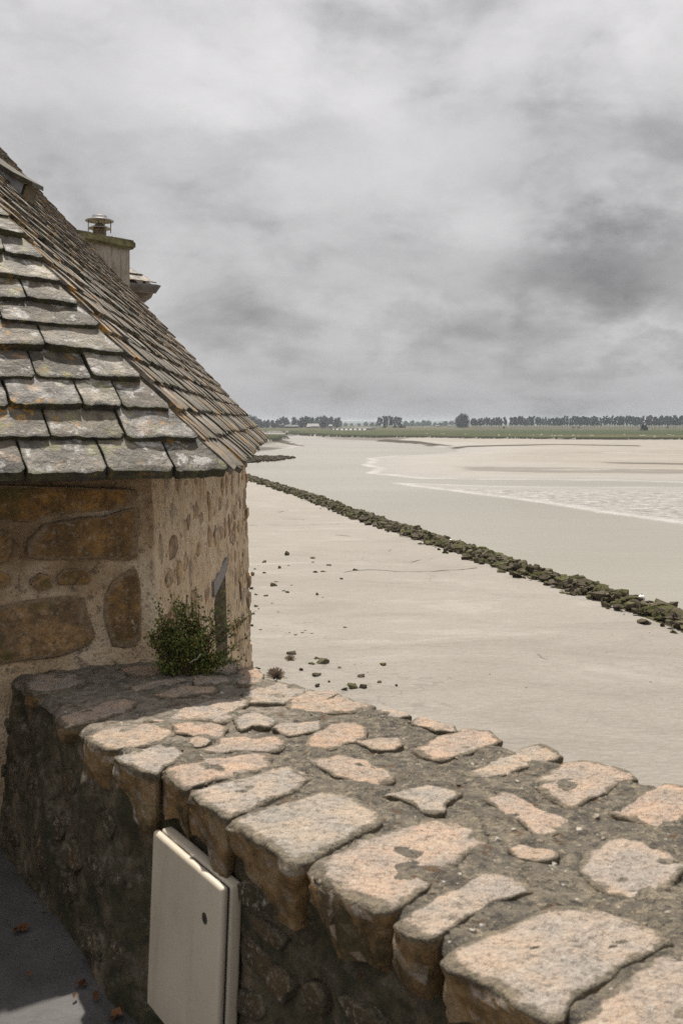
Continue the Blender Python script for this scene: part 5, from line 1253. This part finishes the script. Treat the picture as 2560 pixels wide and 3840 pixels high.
def far_roof():
    Y = 17.5
    A = at_y(440, 1050, Y - .2); B = at_y(600, 1072, Y + 0.25); up = at_y(440, 985, Y + 1.2)
    root = empty('neighbour_house', (A.x - .4, Y + .6, -3)); tag(root, 'neighbouring roof corner with slates and a grey gutter just right of the chimney', 'house')
    B2 = B + Vector((-.9, 1.6, 0.0)); A2 = A + Vector((-.6, 1.6, 0))
    top_ = at_y(452, 985, Y + .7)
    mb = MB(); mb.prism([A, B - Vector((.1, 0, 0)), top_, top_ + Vector((-1.5, 0, 0)), A + Vector((-1.5, 0, 0))], (0, 0, -.03)); d = mb.make('roof_deck', M['dark_wood']); fix_normals(d.data); setp(d, root)
    mb = MB(); mb.prism([B - Vector((.1, 0, 0)), B2, top_], (0, 0, -.03)); d = mb.make('roof_deck', M['dark_wood']); fix_normals(d.data); setp(d, root)
    e = (B - A).normalized(); nrm = (B - A).cross(top_ - A).normalized(); nrm = nrm if nrm.z > 0 else -nrm
    s = nrm.cross(e); s = s if s.z > 0 else -s; Ls = (top_ - A).dot(s); LB = (B - A).length
    rows_ = 3
    for r_ in range(rows_):
        v0 = Ls * r_ / rows_; u1 = LB - (LB - (top_ - A).dot(e)) * v0 / Ls - .07; u2 = LB - (LB - (top_ - A).dot(e)) * (v0 + Ls / rows_) / Ls - .07; u = -.3
        while u < u1 - .02:
            wd = min(RS.uniform(.13, .22), u1 - u); ur = u + wd - .008; last = u + wd >= u1 - .02
            q0 = A + e * u + s * v0 + nrm * .04; q1 = A + e * ur + s * v0 + nrm * .04; q2_ = A + e * ((u2 if last else ur)) + s * (v0 + Ls / rows_ + .03) + nrm * .01; q3 = A + e * min(u, u2) + s * (v0 + Ls / rows_ + .03) + nrm * .01
            mb = MB(); mb.prism([q0, q1, q2_, q3], nrm * .018); d = mb.make('slate', M['slate']); fix_normals(d.data); setp(d, root); u += wd
    # half-round gutter
    mb = MB(); g0 = A + Vector((-.5, -.05, 0)); g1 = B + Vector((.02, -.03, .0)); ge = (g1 - g0).normalized(); gn = ge.cross(Vector((0, 0, 1))).normalized(); vs = []
    for p, sc_ in ((g0, 1), (g0.lerp(g1, .55), 1), (g0.lerp(g1, .93), 1), (g1, .12)):
        for k in range(9):
            t_ = math.pi * k / 8; vs.append(p + gn * math.cos(t_) * .10 * sc_ - Vector((0, 0, 1)) * math.sin(t_) * .15 * sc_)
    fs = [(j * 9 + k, j * 9 + k + 1, (j + 1) * 9 + k + 1, (j + 1) * 9 + k) for j in range(3) for k in range(8)]
    g = obj('gutter', mesh('gutter', vs, fs, M['zinc'], True)); setp(g, root)
    sol = g.modifiers.new('s', 'SOLIDIFY'); sol.thickness = .008
    mb = MB(); m_ = g0.lerp(g1, .62); mb.tube(m_ + Vector((0, 0, -.08)) - ge * .012, m_ + Vector((0, 0, -.08)) + ge * .012, .115, .115, 16); 
    # moulded soffit under the gutter
    mb = MB(); Wp = at_y(497, 1112, Y + .35)
    vs = []
    for f_, dz in ((0, -.06), (.35, -.16), (.7, -.22), (1, -.28)):
        pA = Vector((A.x - .5, A.y, A.z + dz)); pB = (B + Vector((-.08, 0, 0))).lerp(Vector((Wp.x, Wp.y, B.z)), f_); vs += [pA, Vector((pB.x, pB.y, B.z + dz)), Vector((pB.x - .3, pB.y + 1.2, B.z + dz))]
    fs = [(j * 3 + k, j * 3 + k + 1, (j + 1) * 3 + k + 1, (j + 1) * 3 + k) for j in range(3) for k in range(2)]
    d = obj('cornice', mesh('cornice', vs, fs, M['cornice'])); setp(d, root)
    mb = MB(); mb.prism([Vector((A.x - 2, Y + .1, -6)), Vector((Wp.x, Y + .35, -6)), Vector((Wp.x - .3, Y + 2.5, -6)), Vector((A.x - 2, Y + 2.5, -6))], (0, 0, 6 + B.z - .26)); d = mb.make('wall', M['wall']); fix_normals(d.data); setp(d, root)
far_roof()

# ------------------------------------------------------------------ shrub on the wall top
def shrub():
    base = top(735, 2478); base.y = 4.15; base = Vector((base.x, 4.12, wz(base)))
    root = empty('shrub', base); tag(root, 'small bushy green shrub growing from the wall top at the house corner', 'shrub')
    ctr = base + Vector((0.012, 0.0, 0.15)); lv, lf = [], []; br = MB(); tips = []
    def leaf(p, d, s):
        a = d.orthogonal().normalized(); a.rotate(Matrix.Rotation(RS.uniform(0, 6.28), 3, d)); o0 = len(lv); n_ = d.cross(a) * s * .12
        lv.extend([tuple(p), tuple(p + d * s * .5 + a * s * .34 + n_), tuple(p + d * s), tuple(p + d * s * .5 - a * s * .34 + n_)]); lf.append((o0, o0 + 1, o0 + 2, o0 + 3))
    cl_ = [Vector((RS.gauss(0, 1), RS.gauss(0, 1) * .6, RS.gauss(.1, 1))).normalized() * RS.uniform(.75, 1.2) for _ in range(26)]
    for k in range(210):
        v = RS.choice(cl_) + Vector((RS.gauss(0, .16), RS.gauss(0, .16), RS.gauss(0, .16))); r_ = RS.uniform(.3, 1.0) ** .6
        tip = ctr + Vector((v.x * .185, v.y * .13, v.z * .16)) * r_ * 1.05
        if tip.z < base.z + .01: tip.z = base.z + .01 + RS.random() * .03
        tips.append(tip)
    px = lambda x, y, yy=4.12: at_y(x, y, yy)
    for x, y in [(843, 2190), (838, 2240), (850, 2300), (640, 2225), (700, 2230), (735, 2260), (590, 2250), (580, 2270), (575, 2330), (570, 2430), (600, 2380), (900, 2330), (930, 2310), (960, 2290), (940, 2380), (900, 2420), (925, 2470), (890, 2480), (850, 2250), (770, 2290), (660, 2260)]: tips.append(px(x, y, 4.12 + RS.uniform(-.06, .06)))
    for tip in tips:
        p0 = base + Vector((RS.uniform(-.05, .05), RS.uniform(-.03, .03), 0)); mid = p0.lerp(tip, .5) + Vector((RS.uniform(-.02, .02), 0, .01))
        br.tube(p0, mid, .0028, .002, 4, False); br.tube(mid, tip, .002, .0009, 4, False)
        for j in range(34):
            t_ = RS.uniform(.45, 1.02); p = (mid.lerp(tip, (t_ - .5) * 2) if t_ > .5 else p0.lerp(mid, t_ * 2)); p = p + Vector((RS.gauss(0, 1), RS.gauss(0, 1), RS.gauss(0, 1))) * .009
            d = Vector((RS.gauss(0, 1), RS.gauss(0, 1), RS.gauss(.4, 1))).normalized(); leaf(p, d, RS.uniform(.009, .017))
    setp(br.make('branches', M['stem']), root); o = obj('foliage', mesh('foliage', lv, lf, M['leaf'])); setp(o, root)
    mb = MB(); pts = [at_y(712, 2486, 3.98), at_y(728, 2474, 3.98), at_y(740, 2472, 3.98), at_y(745, 2462, 3.98), at_y(752, 2452, 4.0)]
    for a, b_ in zip(pts, pts[1:]): mb.tube(a, b_, .0022, .002, 6)
    setp(mb.make('twig', M['twig']), root)
shrub()

# ------------------------------------------------------------------ far trees, houses, bridge
def crown_mesh(seed, w_, h, z0, nclump, nleaf, leaf, mat, trunk_top=None, columnar=False):
    rr = random.Random(seed); lv, lf = [], []; cl = []
    for k in range(nclump):
        t_ = (k + .5) / nclump + rr.uniform(-.5, .5) / nclump; z = z0 + (h - z0) * t_
        env = math.sin(math.pi * min(1, max(.0, t_ * .86 + .12))) ** .6
        a = rr.uniform(0, 6.28); R_ = w_ / 2 * env * rr.uniform(.35, .85)
        cl.append((Vector((math.cos(a) * R_, math.sin(a) * R_, z)), w_ * rr.uniform(.16, .27)))
    for c, r_ in cl:
        for j in range(nleaf):
            v = Vector((rr.gauss(0, 1), rr.gauss(0, 1), rr.gauss(0, 1))).normalized() * r_ * rr.uniform(.35, 1.05); p = c + Vector((v.x, v.y, v.z * .85))
            d = Vector((rr.gauss(0, 1), rr.gauss(0, 1), rr.gauss(0, 1))).normalized(); a = d.orthogonal().normalized(); s = leaf * rr.uniform(.6, 1.3); b_ = d.cross(a)
            o0 = len(lv); lv.extend([tuple(p - a * s), tuple(p + b_ * s * .8), tuple(p + a * s), tuple(p - b_ * s * .8)]); lf.append((o0, o0 + 1, o0 + 2, o0 + 3))
    return mesh('crown', lv, lf, mat), cl
def trunk_mesh(cl, h, r0, z0):
    mb = MB(); mb.tube((0, 0, -.5), (0.15, 0, h * .45), r0, r0 * .6, 7); mb.tube((0.15, 0, h * .45), (0, .1, h * .85), r0 * .6, r0 * .15, 6)
    for c, r_ in cl[::2]: mb.tube((0.1, 0, max(z0 * .7, c.z * .6)), c, r0 * .3, r0 * .1, 5, False)
    return mesh('trunk', mb.v, mb.f, M['bark'])
KINDS_ = {}
def kind(name, n, w_, h, z0, nc, nl, leaf, mat, r0, seed):
    out = []
    for k in range(n):
        cm, cl = crown_mesh(seed + k, w_, h, z0, nc, nl, leaf, mat); out.append((cm, trunk_mesh(cl, h, r0, z0)))
    KINDS_[name] = out
kind('poplar_tree', 7, 9.4, 22, 6.0, 17, 40, .95, M['tree_leaf'], .42, 10)
kind('broad_tree', 5, 17, 18, 2.0, 26, 34, 1.0, M['tree_leaf'], .6, 40)
kind('round_tree', 1, 30, 24, 0.6, 85, 60, 1.1, M['tree_leaf'], .9, 60)
kind('far_tree', 4, 26, 17, 0.5, 26, 26, 1.6, M['far_leaf'], .7, 70)
kind('bush', 2, 8.6, 5.2, 0.0, 16, 60, .45, M['tree_leaf'], .2, 80)
def tree(kind_, px, Y, hpx, label, group, wk=1.0, zb=ZMARSH, idx=None):
    src = KINDS_[kind_]; cm, tm = src[RS.randrange(len(src)) if idx is None else idx]
    base_h = {'poplar_tree': 22, 'broad_tree': 18, 'round_tree': 24, 'far_tree': 17, 'bush': 5.2}[kind_]
    s = hpx / F * Y / base_h
    o = empty(kind_, ((px - CX) / F * Y, Y, zb)); tag(o, label, 'bush' if kind_ == 'bush' else 'tree', group)
    o.scale = (s * wk, s * wk, s); o.rotation_euler = (0, 0, RS.uniform(0, 6.28))
    for nm, me in (('trunk', tm), ('crown', cm)): c = obj(nm, me); c.parent = o
    return o
# roadside poplars: two staggered rows
x = 1768
lab_p = 'slender poplar with a bare trunk in the long roadside row on the horizon'
while x < 2600:
    if not (1897 < x < 1912):
        Y = 1960 - (x - 1768) * .12 + RS.uniform(-25, 25); b = 1604.5
        hh = 34 + 8.5 * min(1, (x - 1760) / 500) + RS.uniform(-6, 3.5)
        if 1900 < x < 1960: hh += 3
        tree('poplar_tree', x, Y, hh, lab_p, 'poplars in the long roadside row', RS.uniform(.8, 1.25))
    x += RS.choice([6, 7, 9, 10, 12, 13, 9])
x = 1770
while x < 2600:
    if not (1895 < x < 1915) and RS.random() < .8:
        tree('poplar_tree', x, 2250, 28 + RS.uniform(-3, 4), 'slimmer poplar of the second row seen between the roadside poplars', 'poplars of the farther second row', RS.uniform(.7, .9))
    x += RS.choice([11, 14, 17])
tree('round_tree', 1733, 1900, 45, 'huge round dense tree at the left end of the poplar row', None, .98)
for i, (px, hh, wk) in enumerate([(1424, 38, 1.5), (1437, 41, 1.2), (1448, 42, .9), (1459, 42, 1.4), (1470, 40, 1.2), (1482, 40, 1.0), (1491, 39, 1.1), (1500, 38, 1.1)]):
    tree('poplar_tree', px, 1850 + RS.uniform(-20, 20), hh, 'tall dark tree in the isolated clump left of the round tree', 'trees of the isolated clump', wk)
for i, (px, hh) in enumerate([(1440, 9), (1478, 8), (1500, 9), (1512, 8)]):
    tree('bush', px, 1800, hh, 'low dark bush at the foot of the isolated tree clump', 'bushes under the isolated clump', 1.4)
for px, hh, wk in [(800, 36, 1), (830, 34, 1), (862, 36, 1), (890, 40, 1), (915, 40, 1), (935, 42, 1.1), (955, 38, 1.1), (972, 30, 1), (990, 24, 1.1), (1005, 27, .9), (1022, 25, 1.1), (1040, 27, .9), (1058, 36, 1.1), (1075, 33, .9), (1102, 36, .85), (1118, 26, 1.0), (1132, 36, .9), (1146, 39, .9), (1160, 36, .8), (1172, 35, .8), (1192, 36, .9), (1206, 38, .9), (1218, 39, 1.0), (1232, 31, .9), (1241, 36, .9), (1258, 30, .9), (1270, 35, .8)]:
    tree('broad_tree', px, 1950 + RS.uniform(-60, 160), hh, 'dark leafy tree in the wood behind the far farm buildings', 'trees of the wood by the far buildings', wk * .95)
for px, hh, wk in [(980, 17, 1), (1000, 16, 1), (1030, 16, 1), (1130, 20, .9), (1210, 24, 1.1), (1262, 20, 1.0)]:
    tree('broad_tree', px, 1780, hh, 'lower tree standing before the wood near the farm buildings', 'lower trees before the wood', wk * 1.2)
for px, hh, wk in [(1295, 11, 1), (1318, 9, 1), (1345, 10, .9), (1372, 14, 1), (1395, 13, 1.1), (1412, 12, 1), (1520, 17, 1), (1545, 18, 1), (1565, 14, 1), (1588, 19, 1), (1605, 18, 1), (1630, 12, 1), (1650, 13, .8), (1668, 16, 1.1), (1690, 17, 1), (1535, 10, 1), (1575, 11, 1), (1640, 9, 1), (1715, 14, 1), (2595, 16, 1)]:
    tree('far_tree', px, 2900 + RS.uniform(-200, 300), hh, 'hazy distant tree below the blue hills', 'hazy distant trees below the hills', wk)
tree('bush', 2414, 1140, 19, 'solitary round dark bush out on the marsh grass', None, 1.0, idx=0)
for px in (2148, 2168, 1888, 2500): tree('bush', px, 1700, 5, 'tiny low scrub patch at the foot of the poplars', 'scrub below the poplars', 1.3)

def building(px0, px1, pye, pyr, Y, wall_m, roof_m, label, hip_=0.25, nwin=3, deep=9, chim=False):
    x0 = (px0 - CX) / F * Y; x1 = (px1 - CX) / F * Y; ze = (H0 - pye) / F * Y; zr = (H0 - pyr) / F * Y; z0 = ZMARSH - .2; W = x1 - x0
    root = empty('farm_building', ((x0 + x1) / 2, Y + deep / 2, z0)); tag(root, label, 'building')
    mb = MB(); mb.box(((x0 + x1) / 2, Y + deep / 2, (z0 + ze) / 2), (W, deep, ze - z0)); setp(mb.make('wall', wall_m), root)
    o_ = .5; h_ = W * hip_
    vs = [(x0 - o_, Y - o_, ze), (x1 + o_, Y - o_, ze), (x1 + o_, Y + deep + o_, ze), (x0 - o_, Y + deep + o_, ze), (x0 + h_, Y + deep / 2, zr), (x1 - h_, Y + deep / 2, zr)]
    setp(obj('roof', mesh('roof', vs, [(0, 1, 5, 4), (1, 2, 5), (2, 3, 4, 5), (3, 0, 4), (3, 2, 1, 0)], roof_m)), root)
    for k in range(nwin):
        xx = x0 + W * (k + .5) / nwin; mb = MB(); mb.box((xx, Y - .03, z0 + (ze - z0) * .5), (min(1.4, W / nwin * .5), .12, (ze - z0) * .45)); setp(mb.make('window', M['far_glass']), root)
    if chim: mb = MB(); mb.box((x0 + W * .3, Y + deep / 2, zr + .4), (1.2, 1.0, 2.4)); setp(mb.make('chimney', M['house_dark']), root)
building(1045, 1064, 1594, 1592.5, 1730, M['house_dark'], M['house_dark'], 'long flat grey barn at the left end of the far buildings', .02, 4)
building(1066, 1092, 1599, 1592, 1700, M['house_dark'], M['house_roof'], 'low grey-roofed house with a chimney next to the flat barn', .3, 4, chim=True)
building(1090, 1121, 1599, 1593.5, 1715, M['house_dark'], M['house_roof'], 'wide low slate-roofed house between the chimney house and the pale farmhouse', .2, 5)
building(1150, 1196, 1598.5, 1588.5, 1735, M['house_wall'], M['far_pale_roof'], 'large pale farmhouse with a steep light roof before the wood', .04, 5, 14)
building(1149, 1163, 1600, 1594, 1700, M['house_wall'], M['far_pale_roof'], 'small pale wing in front of the large pale farmhouse', .1, 2)
building(1232, 1245, 1597, 1592, 1790, M['house_wall'], M['far_pale_roof'], 'small pale house right of the wood, near the bridge', .1, 2)
building(1632, 1647, 1597, 1594, 2500, M['house_wall'], M['house_roof'], 'tiny pale roofed house left among the hazy trees before the round tree', .1, 2)
building(1677, 1692, 1597, 1593, 2500, M['house_wall'], M['house_roof'], 'tiny pale house close to the left side of the round tree', .1, 2)
building(1585, 1617, 1601.5, 1600.5, 2300, M['house_wall'], M['house_wall'], 'long low white greenhouse strip before the hazy trees', .02, 5)

def bridge():
    Y = 1560; g = lambda px: (px - CX) / F * Y
    root = empty('bridge', (g(1310), Y, ZW)); tag(root, 'long low bridge on dark square piers crossing the far river', 'bridge')
    zt = (H0 - 1606) / F * Y; mb = MB(); mb.box(((g(1200) + g(1408)) / 2, Y, zt), (g(1408) - g(1200), 8, .9)); setp(mb.make('deck', M['concrete']), root)
    mb = MB(); mb.box(((g(1200) + g(1408)) / 2, Y - 4.2, zt + 1.1), (g(1408) - g(1200), .15, .12)); setp(mb.make('railing', M['house_wall']), root)
    for px in np.arange(1204, 1408, 6): mb = MB(); mb.box((g(px), Y - 4.2, zt + .75), (.12, .12, .75)); setp(mb.make('rail_post', M['house_wall']), root)
    for px in (1256, 1273, 1290, 1306, 1323, 1340, 1357): mb = MB(); mb.box((g(px), Y, (zt + ZW) / 2 - .6), (2.6, 7.4, zt - ZW)); setp(mb.make('pier', M['concrete']), root)
    for a, b_ in ((1200, 1246), (1372, 1410)): mb = MB(); mb.box(((g(a) + g(b_)) / 2, Y, (zt + ZW) / 2 - .6), (g(b_) - g(a), 7.4, zt - ZW)); setp(mb.make('abutment', M['concrete']), root)
bridge()

# sheep on the grass edge, pale stones at its foot
def sheep_mesh():
    bm = bmesh.new()
    def ell(c, r, seg=8):
        g = bmesh.ops.create_uvsphere(bm, u_segments=seg, v_segments=6, radius=1); [setattr(v, 'co', Vector((v.co.x * r[0] + c[0], v.co.y * r[1] + c[1], v.co.z * r[2] + c[2]))) for v in g['verts']]
    ell((0, 0, .62), (.55, .27, .30)); ell((.58, 0, .62), (.2, .12, .13)); ell((.48, 0, .72), (.16, .13, .16))
    for x_ in (-.35, .33):
        for y_ in (-.12, .12): ell((x_, y_, .22), (.06, .06, .3), 6)
    me = bpy.data.meshes.new('sheep'); bm.to_mesh(me); bm.free(); me.materials.append(M['wool']); return me
SH = sheep_mesh()
for x_, y_ in [(750, 1635), (1910, 1636.5), (1998, 1636), (2026, 1636), (2031, 1635), (2068, 1638), (2080, 1638.5), (2096, 1638.5), (2104, 1637.5), (2148, 1638.5), (2166, 1638), (2214, 1638), (2222, 1638.5), (2341, 1635.5), (2400, 1638), (2408, 1638.5), (2414, 1638), (2504, 1636), (2514, 1636), (2524, 1637.5), (1600, 1630), (1655, 1631), (1663, 1631.5), (1745, 1632), (1870, 1637), (2452, 1641)]:
    p = on_z(x_, y_, ZMARSH); o = obj('sheep', SH); o.location = p; s_ = RS.uniform(1.0, 1.25); o.scale = (s_,) * 3; o.rotation_euler = (0, 0, RS.choice([0, math.pi]) + RS.uniform(-.5, .5)); tag(o, 'pale sheep grazing on the edge of the marsh grass', 'sheep', 'sheep on the marsh edge')
STN = []
for k in range(110):
    x_ = RS.choice([RS.uniform(1590, 2560), RS.gauss(2430, 70), RS.gauss(2130, 90), RS.uniform(1850, 2560)]); 
    if x_ > 2565: continue
    p = on_z(x_, 1646.5 + RS.uniform(-.8, 1.6) - (2560 - x_) * .0042, -9.5); s_ = RS.uniform(.35, 1.1)
    me = STN[RS.randrange(4)] if len(STN) == 4 else None
    if me is None: me = ROCKS[len(STN)].copy(); me.name = 'pale_stone'; me.materials[0] = M['pale_stone']; STN.append(me)
    o = obj('pale_stone', me); o.location = p; o.scale = (s_ * 1.3, s_, s_ * .8); tag(o, 'pale block lying on the mud below the dark marsh bank', 'stone', 'pale stones along the foot of the marsh bank')

# ------------------------------------------------------------------ haze
mb = MB(); mb.box((0, 4200, 6.5), (13000, 9300, 39)); hz = mb.make('haze', None); fix_normals(hz.data); hz['kind'] = 'stuff'; hz['label'] = 'thin grey haze over the bay'
mt = bpy.data.materials.new('haze'); mt.use_nodes = True; clear(mt.node_tree); t = NT(mt.node_tree)
pv = t.n('ShaderNodeVolumePrincipled'); pv.inputs['Color'].default_value = (0.80, 0.90, 1.0, 1); pv.inputs['Density'].default_value = 0.00007; pv.inputs['Anisotropy'].default_value = 0.3
oo = t.n('ShaderNodeOutputMaterial'); t.link(pv.outputs[0], oo.inputs['Volume']); hz.data.materials.append(mt)
